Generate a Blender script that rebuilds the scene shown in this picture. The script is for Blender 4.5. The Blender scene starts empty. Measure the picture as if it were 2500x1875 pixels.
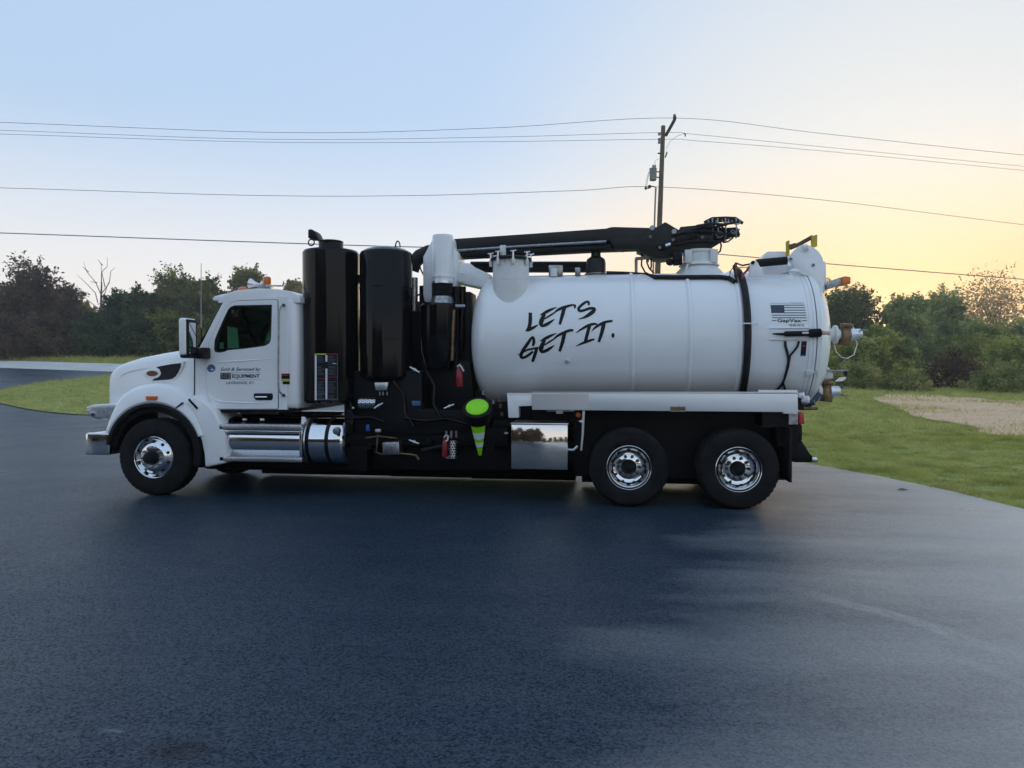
import bpy, bmesh, math, random
import numpy as np
from mathutils import Vector, Matrix, noise
from mathutils.geometry import delaunay_2d_cdt, tessellate_polygon

random.seed(7); rng = np.random.default_rng(7)
scene = bpy.context.scene
C = scene.collection
R = math.radians

# ------------------------------------------------------------------ camera, sky, sun, exposure
CX, CY, CZ = 6.25, -9.36, 1.80            # photographer standing on the lot
YAW, PIT, F = R(7.13), R(1.23), 1750.0    # focal length in pixels of the 2500 px wide photograph
cam = bpy.data.cameras.new("camera"); camo = bpy.data.objects.new("camera", cam); C.objects.link(camo)
cam.sensor_width = 36; cam.lens = 36 * F / 2500; cam.clip_end = 4000; cam.clip_start = 0.1
camo.location = (CX, CY, CZ); camo.rotation_euler = (R(90) - PIT, 0, YAW)
scene.camera = camo

SUN_AZ = R(22.0)      # clockwise from +Y
SUN_EL = R(1.2)
world = bpy.data.worlds.new("World"); scene.world = world; world.use_nodes = True
wn = world.node_tree; wn.nodes.clear()
w_out = wn.nodes.new("ShaderNodeOutputWorld"); w_bg = wn.nodes.new("ShaderNodeBackground")
w_sky = wn.nodes.new("ShaderNodeTexSky"); w_sky.sky_type = 'NISHITA'; w_sky.sun_disc = False
w_sky.sun_elevation = SUN_EL; w_sky.sun_rotation = SUN_AZ
w_sky.altitude = 200; w_sky.air_density = 1.0; w_sky.dust_density = 1.0; w_sky.ozone_density = 2.0
w_gam = wn.nodes.new("ShaderNodeGamma"); w_gam.inputs[1].default_value = 0.10   # thin high haze evens the sky out
w_tint = wn.nodes.new("ShaderNodeMix"); w_tint.data_type = 'RGBA'; w_tint.blend_type = 'MULTIPLY'; w_tint.inputs[0].default_value = 1
w_tint.inputs[7].default_value = (.435, .50, .595, 1)
w_sat = wn.nodes.new("ShaderNodeHueSaturation"); w_sat.inputs['Saturation'].default_value = 1.35
wn.links.new(w_sky.outputs[0], w_gam.inputs[0]); wn.links.new(w_gam.outputs[0], w_tint.inputs[6])
wn.links.new(w_tint.outputs[2], w_sat.inputs['Color']); # warm veil of mist above the whole horizon, and the glow round the risen sun
w_tc = wn.nodes.new("ShaderNodeTexCoord"); w_sep = wn.nodes.new("ShaderNodeSeparateXYZ"); wn.links.new(w_tc.outputs['Generated'], w_sep.inputs[0])
def w_map(src, a, b, c, d, smooth=True):
    n = wn.nodes.new("ShaderNodeMapRange"); n.interpolation_type = 'SMOOTHSTEP' if smooth else 'LINEAR'
    for i, v in enumerate((a, b, c, d)): n.inputs[i + 1].default_value = v
    wn.links.new(src, n.inputs[0]); return n.outputs[0]
def w_mix(fac, a, col):
    n = wn.nodes.new("ShaderNodeMix"); n.data_type = 'RGBA'; wn.links.new(fac, n.inputs[0]); wn.links.new(a, n.inputs[6]); n.inputs[7].default_value = (*col, 1); return n.outputs[2]
w_dot = wn.nodes.new("ShaderNodeVectorMath"); w_dot.operation = 'DOT_PRODUCT'; wn.links.new(w_tc.outputs['Generated'], w_dot.inputs[0])
w_dot.inputs[1].default_value = (math.sin(SUN_AZ) * math.cos(SUN_EL), math.cos(SUN_AZ) * math.cos(SUN_EL), math.sin(SUN_EL) + .03)
w_c = w_mix(w_map(w_sep.outputs['Z'], .34, .03, 0, .85), w_sat.outputs[0], (.74, .68, .62))
w_c = w_mix(w_map(w_dot.outputs['Value'], .80, 1.02, 0, .60), w_c, (.70, .64, .50))
w_low = wn.nodes.new("ShaderNodeMath"); w_low.operation = 'MULTIPLY'
wn.links.new(w_map(w_dot.outputs['Value'], .87, 1.0, 0, .96), w_low.inputs[0]); wn.links.new(w_map(w_sep.outputs['Z'], .30, .03, 0, 1), w_low.inputs[1])
w_c = w_mix(w_low.outputs[0], w_c, (.82, .48, .16))
wn.links.new(w_c, w_bg.inputs[0])
w_bg.inputs[1].default_value = 0.15
wn.links.new(w_bg.outputs[0], w_out.inputs[0])

sun = bpy.data.lights.new("sun", 'SUN'); suno = bpy.data.objects.new("sun", sun); C.objects.link(suno)
sun.energy = 0.3; sun.angle = R(3); sun.color = (1.0, 0.72, 0.45)
sdir = Vector((math.sin(SUN_AZ) * math.cos(SUN_EL), math.cos(SUN_AZ) * math.cos(SUN_EL), math.sin(SUN_EL)))
suno.rotation_euler = (-sdir).to_track_quat('-Z', 'Y').to_euler()
suno.location = (20, 30, 20)

scene.view_settings.view_transform = 'Standard'; scene.view_settings.look = 'None'
scene.view_settings.gamma = 1.0; scene.view_settings.exposure = 3.35
scene.render.engine = 'CYCLES'; scene.cycles.use_denoising = True

# ------------------------------------------------------------------ measuring helpers
def ray(px, py):
    x = (px - 1250) / F; y = -(py - 937.5) / F
    cp, sp = math.cos(PIT), math.sin(PIT)
    f = cp + y * sp; u = y * cp - sp
    s, c = math.sin(YAW), math.cos(YAW)
    return Vector((x * c - f * s, x * s + f * c, u))
def P(px, py, Y):                      # point on the plane Y = const of the truck
    d = ray(px, py); t = (Y - CY) / d.y
    return Vector((CX + t * d.x, Y, CZ + t * d.z))
def PX(px, Y, py=900): return P(px, py, Y).x
def PZ(px, py, Y): return P(px, py, Y).z
def far(px, depth):                    # ground position at a distance straight ahead
    lat = (px - 1250) / F * depth
    s, c = math.sin(YAW), math.cos(YAW)
    return CX - depth * s + lat * c, CY + depth * c + lat * s
def zpx(py, depth): return CZ + (900 - py) * depth / F
def smooth(a, b, x):
    t = min(1, max(0, (x - a) / (b - a))); return t * t * (3 - 2 * t)
def terrain(x, y):                     # the lot is level, the land rises gently towards the road
    k = 0.080 + (0.012 - 0.080) * smooth(2, 26, x)
    d = max(0.0, y - 14)
    r = d * d / (d + 3.0)
    return k * min(r, 75)
def G(px, py):                         # photograph pixel to point on the ground
    d = ray(px, py); t = 1.0; o = Vector((CX, CY, CZ))
    for i in range(900):
        p = o + d * t
        if p.z <= terrain(p.x, p.y): break
        t += 0.02 * max(1, t * 0.25)
    return p

# ------------------------------------------------------------------ materials
def mat(name, col, rough=0.5, metal=0.0, coat=0.0, spec=0.5, var=0.0, vscale=6.0, bump=0.0, bscale=60.0, rvar=0.0, col2=None):
    m = bpy.data.materials.new(name); m.use_nodes = True
    nt = m.node_tree; b = nt.nodes['Principled BSDF']
    b.inputs['Base Color'].default_value = (*col, 1); b.inputs['Roughness'].default_value = rough
    b.inputs['Metallic'].default_value = metal; b.inputs['Coat Weight'].default_value = coat
    b.inputs['Coat Roughness'].default_value = 0.04
    b.inputs['Specular IOR Level'].default_value = spec
    if var or rvar or bump or col2:
        tc = nt.nodes.new('ShaderNodeTexCoord')
    if var or col2 or rvar:
        n = nt.nodes.new('ShaderNodeTexNoise'); n.inputs['Scale'].default_value = vscale; n.inputs['Detail'].default_value = 5
        nt.links.new(tc.outputs['Object'], n.inputs['Vector'])
    if var or col2:
        mx = nt.nodes.new('ShaderNodeMix'); mx.data_type = 'RGBA'
        c2 = col2 or tuple(max(0, c * (1 - var)) for c in col)
        mx.inputs[6].default_value = (*col, 1); mx.inputs[7].default_value = (*c2, 1)
        rp = nt.nodes.new('ShaderNodeMapRange'); rp.inputs[1].default_value = .35; rp.inputs[2].default_value = .65
        nt.links.new(n.outputs['Fac'], rp.inputs[0]); nt.links.new(rp.outputs[0], mx.inputs[0])
        nt.links.new(mx.outputs[2], b.inputs['Base Color'])
    if rvar:
        r2 = nt.nodes.new('ShaderNodeMapRange'); r2.inputs[3].default_value = rough - rvar; r2.inputs[4].default_value = rough + rvar
        nt.links.new(n.outputs['Fac'], r2.inputs[0]); nt.links.new(r2.outputs[0], b.inputs['Roughness'])
    if bump:
        nb = nt.nodes.new('ShaderNodeTexNoise'); nb.inputs['Scale'].default_value = bscale; nb.inputs['Detail'].default_value = 4
        nt.links.new(tc.outputs['Object'], nb.inputs['Vector'])
        bp = nt.nodes.new('ShaderNodeBump'); bp.inputs['Strength'].default_value = bump; bp.inputs['Distance'].default_value = 0.01
        nt.links.new(nb.outputs['Fac'], bp.inputs['Height']); nt.links.new(bp.outputs[0], b.inputs['Normal'])
    return m

M = {}
M['white'] = mat('white_paint', (.91, .91, .91), .36, 0, .7, var=.05, vscale=2.5, rvar=.06)
M['tankwhite'] = mat('tank_white_paint', (.91, .91, .91), .40, 0, .6, var=.05, vscale=1.6, rvar=.06, bump=.03, bscale=9)
M['offwhite'] = mat('hatch_white_paint', (.80, .80, .78), .5, 0, .1, var=.1, vscale=5)
M['black'] = mat('gloss_black_paint', (.005, .005, .006), .09, 0, .0, spec=.2, var=.3, rvar=.03)
M['satin'] = mat('satin_black_steel', (.006, .006, .007), .5, 0, 0, spec=.2, var=.3, vscale=9)
M['boom'] = mat('boom_black_paint', (.013, .012, .012), .42, 0, 0, spec=.35, var=.3, vscale=4)
M['rubber'] = mat('tyre_rubber', (.008, .008, .009), .8, 0, 0, spec=.2, col2=(.016, .015, .015), vscale=7, bump=.2, bscale=90)
M['hose'] = mat('hose_rubber', (.008, .008, .009), .6, spec=.35, var=.3, vscale=20)
M['chrome'] = mat('chrome', (.82, .83, .85), .06, 1, rvar=.03, vscale=14, var=.06)
M['polish'] = mat('polished_aluminium', (.80, .80, .82), .16, 1, rvar=.06, vscale=9, var=.1, bump=.03, bscale=5)
M['alu'] = mat('brushed_aluminium', (.80, .81, .83), .34, 1, rvar=.08, vscale=3, var=.08)
M['mirrorbox'] = mat('mirror_polished_sheet', (.80, .77, .74), .045, 1, bump=.30, bscale=3.0)
M['railalu'] = mat('side_rail_aluminium', (.80, .80, .80), .38, .35, .2, var=.06, vscale=1.2, rvar=.08)
M['steel'] = mat('worn_steel', (.42, .42, .43), .38, 1, var=.4, vscale=25, rvar=.15)
M['treadplate'] = mat('tread_aluminium', (.6, .6, .62), .3, 1, var=.25, vscale=40, bump=.4, bscale=80)
M['brass'] = mat('brass_valve', (.26, .17, .09), .42, .7, col2=(.15, .09, .05), vscale=14, rvar=.1)
M['amber'] = mat('amber_lens', (.80, .17, .015), .2, 0, .5, var=.2, vscale=30)
M['red'] = mat('red_lens', (.55, .012, .02), .2, 0, .5, var=.25, vscale=30)
M['redpaint'] = mat('red_paint', (.30, .008, .02), .35, 0, .4, var=.3)
M['decal'] = mat('black_vinyl', (.006, .006, .008), .5, spec=.3)
M['decalgrey'] = mat('grey_vinyl', (.10, .115, .14), .5)
M['decalw'] = mat('white_vinyl', (.75, .75, .75), .5)
M['navy'] = mat('navy_vinyl', (.03, .045, .08), .5)
M['blue'] = mat('blue_vinyl', (.08, .17, .36), .5, var=.5, vscale=60)
M['bluecap'] = mat('blue_plastic', (.01, .08, .35), .4)
M['yellow'] = mat('yellow_paint', (.62, .45, .04), .5, var=.2)
M['yellowgreen'] = mat('yellow_green_vinyl', (.45, .55, .05), .5)
M['lime'] = mat('lime_cone_plastic', (.30, .80, .01), .45, var=.08, vscale=14)
M['reflective'] = mat('white_reflective_band', (.75, .78, .78), .3)
M['wood'] = mat('weathered_pole_wood', (.13, .11, .075), .85, col2=(.07, .065, .045), vscale=3, bump=.5, bscale=30)
M['grey'] = mat('grey_paint', (.20, .21, .22), .5, var=.2)
M['wire'] = mat('wire', (.30, .30, .32), .6)
M['pipe'] = mat('grey_conduit', (.30, .27, .27), .6)
M['paper'] = mat('paper', (.7, .72, .66), .8)
M['seat'] = mat('seat_fabric', (.02, .021, .024), .85)
M['dirt'] = mat('hub_grease', (.10, .07, .05), .7, col2=(.02, .02, .02), vscale=40)
M['clear'] = mat('headlamp_lens', (.55, .57, .6), .12, .3, .8, var=.4, vscale=22)

def glass_mat(name, tint, refl=1.5):
    m = bpy.data.materials.new(name); m.use_nodes = True; nt = m.node_tree; nt.nodes.clear()
    o = nt.nodes.new('ShaderNodeOutputMaterial'); mx = nt.nodes.new('ShaderNodeMixShader')
    t = nt.nodes.new('ShaderNodeBsdfTransparent'); t.inputs[0].default_value = (*tint, 1)
    g = nt.nodes.new('ShaderNodeBsdfGlossy'); g.inputs['Roughness'].default_value = .02
    fr = nt.nodes.new('ShaderNodeFresnel'); fr.inputs[0].default_value = refl
    nt.links.new(fr.outputs[0], mx.inputs[0]); nt.links.new(t.outputs[0], mx.inputs[1]); nt.links.new(g.outputs[0], mx.inputs[2])
    nt.links.new(mx.outputs[0], o.inputs[0]); return m
M['glass'] = glass_mat('tinted_glass', (.55, .76, .66), 1.4)

def leaf_mat(name, c1, c2, c3, nscale=.55, transl=.35, fine=9.0):
    m = bpy.data.materials.new(name); m.use_nodes = True; nt = m.node_tree; nt.nodes.clear()
    o = nt.nodes.new('ShaderNodeOutputMaterial'); mx = nt.nodes.new('ShaderNodeMixShader'); mx.inputs[0].default_value = transl
    d = nt.nodes.new('ShaderNodeBsdfDiffuse'); t = nt.nodes.new('ShaderNodeBsdfTranslucent')
    tc = nt.nodes.new('ShaderNodeTexCoord'); n = nt.nodes.new('ShaderNodeTexNoise'); n.inputs['Scale'].default_value = nscale; n.inputs['Detail'].default_value = 3
    n2 = nt.nodes.new('ShaderNodeTexNoise'); n2.inputs['Scale'].default_value = fine; n2.inputs['Detail'].default_value = 2
    ad = nt.nodes.new('ShaderNodeMath'); ad.operation = 'MULTIPLY_ADD'; ad.inputs[1].default_value = .45
    sb = nt.nodes.new('ShaderNodeMath'); sb.operation = 'MULTIPLY_ADD'; sb.inputs[1].default_value = 1.0; sb.inputs[2].default_value = -.22
    cr = nt.nodes.new('ShaderNodeValToRGB'); e = cr.color_ramp.elements
    e[0].position = .36; e[0].color = (*c1, 1); e[1].position = .66; e[1].color = (*c3, 1)
    k = cr.color_ramp.elements.new(.5); k.color = (*c2, 1)
    nt.links.new(tc.outputs['Object'], n.inputs[0]); nt.links.new(tc.outputs['Object'], n2.inputs[0])
    nt.links.new(n.outputs[0], sb.inputs[0]); nt.links.new(n2.outputs[0], ad.inputs[0]); nt.links.new(sb.outputs[0], ad.inputs[2])
    nt.links.new(ad.outputs[0], cr.inputs[0])
    nt.links.new(cr.outputs[0], d.inputs[0]); nt.links.new(cr.outputs[0], t.inputs[0])
    nt.links.new(d.outputs[0], mx.inputs[1]); nt.links.new(t.outputs[0], mx.inputs[2]); nt.links.new(mx.outputs[0], o.inputs[0])
    return m
L = {
 'dark':   leaf_mat('dark_green_leaves', (0.029, 0.053, 0.029), (0.053, 0.086, 0.038), (0.109, 0.144, 0.048)),
 'olive':  leaf_mat('olive_leaves', (0.073, 0.090, 0.030), (0.150, 0.174, 0.048), (0.286, 0.270, 0.073)),
 'bronze': leaf_mat('bronze_leaves', (0.053, 0.035, 0.029), (0.109, 0.072, 0.048), (0.179, 0.120, 0.072)),
 'yellow': leaf_mat('yellow_green_leaves', (0.120, 0.133, 0.035), (0.240, 0.229, 0.062), (0.408, 0.336, 0.096)),
 'blue':   leaf_mat('blue_green_leaves', (0.067, 0.115, 0.081), (0.120, 0.186, 0.108), (0.202, 0.287, 0.134)),
 'tan':    leaf_mat('tan_leaves', (0.259, 0.202, 0.115), (0.432, 0.317, 0.173), (0.605, 0.432, 0.246)),
 'blue_hazed':   leaf_mat('hazed_green_leaves', (0.154, 0.206, 0.110), (0.275, 0.332, 0.147), (0.463, 0.512, 0.182)),  # blue-green leaves, lightened to paint in haze on the right-hand trees
 'olive_hazed':  leaf_mat('hazed_olive_leaves', (0.139, 0.171, 0.057), (0.285, 0.331, 0.091), (0.543, 0.513, 0.139)),  # olive leaves in a paler copy, bright haze painted into the colour
 'mid':   leaf_mat('mid_green_leaves', (0.044, 0.080, 0.044), (0.080, 0.129, 0.057), (0.164, 0.216, 0.072)),
 'shrub':  leaf_mat('shrub_leaves', (0.156, 0.187, 0.062), (0.281, 0.298, 0.111), (0.437, 0.374, 0.156)),
}
M['bark'] = mat('bark', (.055, .045, .038), .9, col2=(.03, .026, .023), vscale=8, bump=.6, bscale=25)
M['bark_pale'] = mat('dead_bark', (.22, .16, .15), .9, col2=(.14, .10, .095), vscale=8)

# ------------------------------------------------------------------ mesh helpers
class MB:
    def __init__(s): s.v = []; s.f = []
    def add(s, vs, fs):
        n = len(s.v); s.v += [tuple(p) for p in vs]; s.f += [[i + n for i in f] for f in fs]; return s
    def box(s, x0, x1, y0, y1, z0, z1):
        return s.add([(x0,y0,z0),(x1,y0,z0),(x1,y1,z0),(x0,y1,z0),(x0,y0,z1),(x1,y0,z1),(x1,y1,z1),(x0,y1,z1)],
                     [[0,3,2,1],[4,5,6,7],[0,1,5,4],[1,2,6,5],[2,3,7,6],[3,0,4,7]])
    def prism(s, poly, y0, y1, hole=None):     # poly: (x, z) outline, extruded along Y
        loops = [poly] + ([hole] if hole else [])
        flat = [p for l in loops for p in l]
        tri = tessellate_polygon([[Vector((p[0], p[1], 0)) for p in l] for l in loops]) if hole else None
        n = len(flat)
        vs = [(p[0], y0, p[1]) for p in flat] + [(p[0], y1, p[1]) for p in flat]
        fs = [list(t) for t in tri] + [[i + n for i in reversed(t)] for t in tri] if hole else [list(range(n)), [i + n for i in reversed(range(n))]]
        o = 0
        for l in loops:
            k = len(l)
            for i in range(k):
                j = (i + 1) % k; fs.append([o + i, o + j, o + j + n, o + i + n])
            o += k
        return s.add(vs, fs)
    def lathe(s, prof, o, axis, n=32, rfun=None, cap=True):   # prof: (t along axis, radius)
        a = Vector(axis).normalized(); u = a.orthogonal().normalized(); w = a.cross(u); o = Vector(o)
        vs = []; fs = []
        for k, (t, r) in enumerate(prof):
            for i in range(n):
                th = 2 * math.pi * i / n; rr = r if rfun is None else rfun(k, i, r)
                vs.append(o + a * t + (u * math.cos(th) + w * math.sin(th)) * rr)
        for k in range(len(prof) - 1):
            for i in range(n):
                j = (i + 1) % n; fs.append([k*n+i, k*n+j, (k+1)*n+j, (k+1)*n+i])
        if cap and prof[0][1] > 1e-5: fs.append(list(reversed(range(n))))
        if cap and prof[-1][1] > 1e-5: fs.append([(len(prof)-1)*n + i for i in range(n)])
        return s.add(vs, fs)
    def cyl(s, p0, p1, r0, r1=None, n=16):
        p0 = Vector(p0); p1 = Vector(p1)
        return s.lathe([(0, r0), ((p1-p0).length, r0 if r1 is None else r1)], p0, p1 - p0, n)
    def tube(s, pts, r, n=8, closed=False):
        pts = [Vector(p) for p in pts]; rs = r if isinstance(r, (list, tuple)) else [r] * len(pts)
        m = len(pts); vs = []; fs = []; prev = None
        for i, p in enumerate(pts):
            a = pts[(i+1) % m] if (closed or i < m-1) else p
            b = pts[i-1] if (closed or i > 0) else p
            t = (a - b).normalized()
            u = t.orthogonal().normalized() if prev is None else (prev - t * prev.dot(t))
            if u.length < 1e-5: u = t.orthogonal()
            u.normalize(); prev = u; w = t.cross(u)
            for k in range(n):
                th = 2*math.pi*k/n; vs.append(p + (u*math.cos(th) + w*math.sin(th)) * rs[i])
        for i in range(m if closed else m-1):
            j = (i+1) % m
            for k in range(n):
                l = (k+1) % n; fs.append([i*n+k, i*n+l, j*n+l, j*n+k])
        if not closed: fs.append(list(reversed(range(n)))); fs.append([(m-1)*n+k for k in range(n)])
        return s.add(vs, fs)
    def loft(s, secs, cap=True):
        n = len(secs[0]); vs = [p for q in secs for p in q]; fs = []
        for k in range(len(secs)-1):
            for i in range(n-1): fs.append([k*n+i, k*n+i+1, (k+1)*n+i+1, (k+1)*n+i])
        if cap: fs.append(list(range(n))); fs.append([(len(secs)-1)*n+i for i in reversed(range(n))])
        return s.add(vs, fs)
    def ball(s, c, rx, ry=None, rz=None, n=14, m=8):
        ry = rx if ry is None else ry; rz = rx if rz is None else rz; c = Vector(c); vs = []; fs = []
        for k in range(m+1):
            ph = math.pi*k/m
            for i in range(n):
                th = 2*math.pi*i/n; vs.append((c.x+rx*math.sin(ph)*math.cos(th), c.y+ry*math.sin(ph)*math.sin(th), c.z+rz*math.cos(ph)))
        for k in range(m):
            for i in range(n):
                j=(i+1)%n; fs.append([k*n+i,(k+1)*n+i,(k+1)*n+j,k*n+j])
        return s.add(vs, fs)
    def build(s, name, material, parent=None, bevel=0, seg=2, ang=32, origin=None):
        me = bpy.data.meshes.new(name); me.from_pydata(s.v, [], s.f)
        bm = bmesh.new(); bm.from_mesh(me)
        bmesh.ops.remove_doubles(bm, verts=bm.verts, dist=1e-5)
        bmesh.ops.recalc_face_normals(bm, faces=bm.faces)
        if bevel:
            es = [e for e in bm.edges if len(e.link_faces) == 2 and e.calc_face_angle(0) > R(ang)]
            try: bmesh.ops.bevel(bm, geom=es, offset=bevel, segments=seg, affect='EDGES', profile=.5, clamp_overlap=True)
            except Exception: pass
        bm.to_mesh(me); bm.free()
        me.polygons.foreach_set('use_smooth', [True]*len(me.polygons)); me.set_sharp_from_angle(angle=R(ang))
        return link(name, me, material, parent)
def link(name, me, material, parent=None):
    o = bpy.data.objects.new(name, me); C.objects.link(o)
    if material is not None: me.materials.append(M[material] if isinstance(material, str) else material)
    if parent is not None:
        o.parent = parent
        o.matrix_parent_inverse = Matrix.Translation(parent.location).inverted()
    return o
def fast_mesh(name, verts, faces):             # verts (N,3), faces (M,k) arrays
    verts = np.asarray(verts, dtype=np.float32); faces = np.asarray(faces, dtype=np.int32)
    me = bpy.data.meshes.new(name); k = faces.shape[1]
    me.vertices.add(len(verts)); me.vertices.foreach_set('co', verts.ravel())
    me.loops.add(faces.size); me.loops.foreach_set('vertex_index', faces.ravel())
    me.polygons.add(len(faces)); me.polygons.foreach_set('loop_start', np.arange(0, faces.size, k, dtype=np.int32))
    me.polygons.foreach_set('loop_total', np.full(len(faces), k, dtype=np.int32))
    me.update(calc_edges=True); return me
def empty(name, loc):
    o = bpy.data.objects.new(name, None); C.objects.link(o); o.location = loc; o.empty_display_size = .2; return o
def tag(o, label=None, cat=None, group=None, kind=None):
    if label: o['label'] = label
    if cat: o['category'] = cat
    if group: o['group'] = group
    if kind: o['kind'] = kind
    return o
def pp(pts, Y): return [(P(a, b, Y).x, P(a, b, Y).z) for a, b in pts]      # photo outline measured on plane Y
def grow(poly, d):                                                          # offset an outline outwards
    cx = sum(p[0] for p in poly)/len(poly); cy = sum(p[1] for p in poly)/len(poly); out = []
    n = len(poly); area = sum(poly[i][0]*poly[(i+1)%n][1]-poly[(i+1)%n][0]*poly[i][1] for i in range(n))
    sg = 1 if area > 0 else -1
    for i in range(n):
        a = Vector(poly[i-1]); b = Vector(poly[i]); c = Vector(poly[(i+1)%n])
        n1 = Vector(((b-a).y, -(b-a).x)).normalized(); n2 = Vector(((c-b).y, -(c-b).x)).normalized()
        m = (n1+n2); m = m/max(.3, m.length_squared) * 2
        out.append(tuple(b + m*d*sg))
    return out
def round_poly(poly, r, k=4):
    out = []; n = len(poly)
    for i in range(n):
        a = Vector(poly[i-1]); b = Vector(poly[i]); c = Vector(poly[(i+1)%n])
        l = min(r, (a-b).length*.45, (c-b).length*.45)
        p = b+(a-b).normalized()*l; q = b+(c-b).normalized()*l
        for t in range(k+1):
            t /= k; out.append(tuple(p*(1-t)**2 + b*2*t*(1-t) + q*t*t))
    return out

# ------------------------------------------------------------------ ground
def region(name, outline, off, step, material, inner=None, kind='structure'):
    pts = [Vector(p[:2]) for p in outline]; dense = []
    n = len(pts)
    for i in range(n):
        a, b = pts[i], pts[(i+1)%n]; k = max(1, int((b-a).length/step))
        dense += [a + (b-a)*t/k for t in range(k)]
    xs = [p.x for p in pts]; ys = [p.y for p in pts]
    g = []; x = min(xs)+step*.5
    while x < max(xs):
        y = min(ys)+step*.5
        while y < max(ys):
            ins = False; j = n-1
            for i in range(n):
                if (pts[i].y > y) != (pts[j].y > y) and x < (pts[j].x-pts[i].x)*(y-pts[i].y)/(pts[j].y-pts[i].y)+pts[i].x: ins = not ins
                j = i
            if ins: g.append(Vector((x, y)))
            y += step
        x += step
    nb = len(dense)
    vs, es, fs, *_ = delaunay_2d_cdt(dense+g, [], [list(range(nb))], 1, 1e-4)
    me = bpy.data.meshes.new(name)
    me.from_pydata([(v.x, v.y, terrain(v.x, v.y)+off) for v in vs], [], [list(f) for f in fs])
    me.polygons.foreach_set('use_smooth', [True]*len(me.polygons))
    for p in me.polygons:
        pass
    bm = bmesh.new(); bm.from_mesh(me); bmesh.ops.recalc_face_normals(bm, faces=bm.faces)
    if sum(f.normal.z for f in bm.faces) < 0: bmesh.ops.reverse_faces(bm, faces=bm.faces)
    bm.to_mesh(me); bm.free()
    o = link(name, me, material); o['kind'] = kind; return o

def nodes(name):
    m = bpy.data.materials.new(name); m.use_nodes = True; return m, m.node_tree, m.node_tree.nodes['Principled BSDF']
def nz(nt, vec, scale, detail=4, rough=.55):
    n = nt.nodes.new('ShaderNodeTexNoise'); n.inputs['Scale'].default_value = scale; n.inputs['Detail'].default_value = detail
    n.inputs['Roughness'].default_value = rough; nt.links.new(vec, n.inputs['Vector']); return n.outputs['Fac']
def mapr(nt, v, a, b, c=0., d=1.):
    r = nt.nodes.new('ShaderNodeMapRange'); r.inputs[1].default_value = a; r.inputs[2].default_value = b; r.inputs[3].default_value = c; r.inputs[4].default_value = d
    nt.links.new(v, r.inputs[0]); return r.outputs[0]
def mixc(nt, f, a, b):
    m = nt.nodes.new('ShaderNodeMix'); m.data_type = 'RGBA'
    for s, v in ((6, a), (7, b)):
        if isinstance(v, tuple): m.inputs[s].default_value = (*v, 1)
        else: nt.links.new(v, m.inputs[s])
    if isinstance(f, float): m.inputs[0].default_value = f
    else: nt.links.new(f, m.inputs[0])
    return m.outputs[2]
def mul(nt, a, b):
    m = nt.nodes.new('ShaderNodeMath'); m.operation = 'MULTIPLY'; nt.links.new(a, m.inputs[0])
    if isinstance(b, float): m.inputs[1].default_value = b
    else: nt.links.new(b, m.inputs[1])
    return m.outputs[0]
def mapping(nt, vec, scale=(1,1,1), rot=0., loc=(0,0,0)):
    m = nt.nodes.new('ShaderNodeMapping'); m.inputs['Scale'].default_value = scale; m.inputs['Rotation'].default_value = (0,0,rot); m.inputs['Location'].default_value = loc
    nt.links.new(vec, m.inputs[0]); return m.outputs[0]

# asphalt: dark sealed surface with fine stone, rolled streaks, sky sheen painted onto dusty paving and an oil stain
am, nt, b = nodes('sealed_asphalt')
tc = nt.nodes.new('ShaderNodeTexCoord').outputs['Object']
speck = mapr(nt, nz(nt, tc, 85, 4, .75), .36, .66)
vor = nt.nodes.new('ShaderNodeTexVoronoi'); vor.inputs['Scale'].default_value = 85; nt.links.new(tc, vor.inputs['Vector'])
vsp = nt.nodes.new('ShaderNodeSeparateColor'); nt.links.new(vor.outputs['Color'], vsp.inputs[0])
gmix = nt.nodes.new('ShaderNodeMath'); gmix.operation = 'MULTIPLY_ADD'; gmix.inputs[1].default_value = .45
nt.links.new(vsp.outputs[0], gmix.inputs[0]); nt.links.new(mul(nt, nz(nt, tc, 42, 9, .85), .55), gmix.inputs[2])
gr2 = mapr(nt, gmix.outputs[0], .30, .72)
col = mixc(nt, gr2, (.0015, .006, .015), (.038, .070, .112))
col = mixc(nt, mul(nt, speck, .4), col, (.020, .036, .062))
grit = mapr(nt, nz(nt, tc, 32, 4, .75), .40, .66)
col = mixc(nt, mul(nt, grit, .6), col, (.030, .044, .066))
patch = mapr(nt, nz(nt, tc, .45, 5), .38, .66)
col = mixc(nt, mul(nt, patch, .35), col, (.028, .040, .058))
strk = nz(nt, mapping(nt, tc, (.5, 2.2, 1), R(52)), 1.0, 8, .7)
strm = mapr(nt, strk, .46, .70)
col = mixc(nt, mul(nt, strm, .22), col, (.085, .09, .10))
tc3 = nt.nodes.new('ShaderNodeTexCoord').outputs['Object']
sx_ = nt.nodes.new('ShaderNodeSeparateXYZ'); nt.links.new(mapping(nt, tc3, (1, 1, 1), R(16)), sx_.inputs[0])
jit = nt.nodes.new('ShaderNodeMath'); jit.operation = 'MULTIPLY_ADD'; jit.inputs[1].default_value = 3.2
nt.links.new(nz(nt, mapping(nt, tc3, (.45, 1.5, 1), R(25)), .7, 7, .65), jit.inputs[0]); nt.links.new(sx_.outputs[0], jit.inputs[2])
dust_sheen = mapr(nt, jit.outputs[0], 9.0, 12.7)
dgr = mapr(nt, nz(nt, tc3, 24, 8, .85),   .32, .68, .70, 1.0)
col = mixc(nt, mul(nt, mul(nt, dust_sheen, dgr), .96), col, (.58, .57, .545))  # pale tone at right: sky glow painted into the dusty asphalt colour
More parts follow.
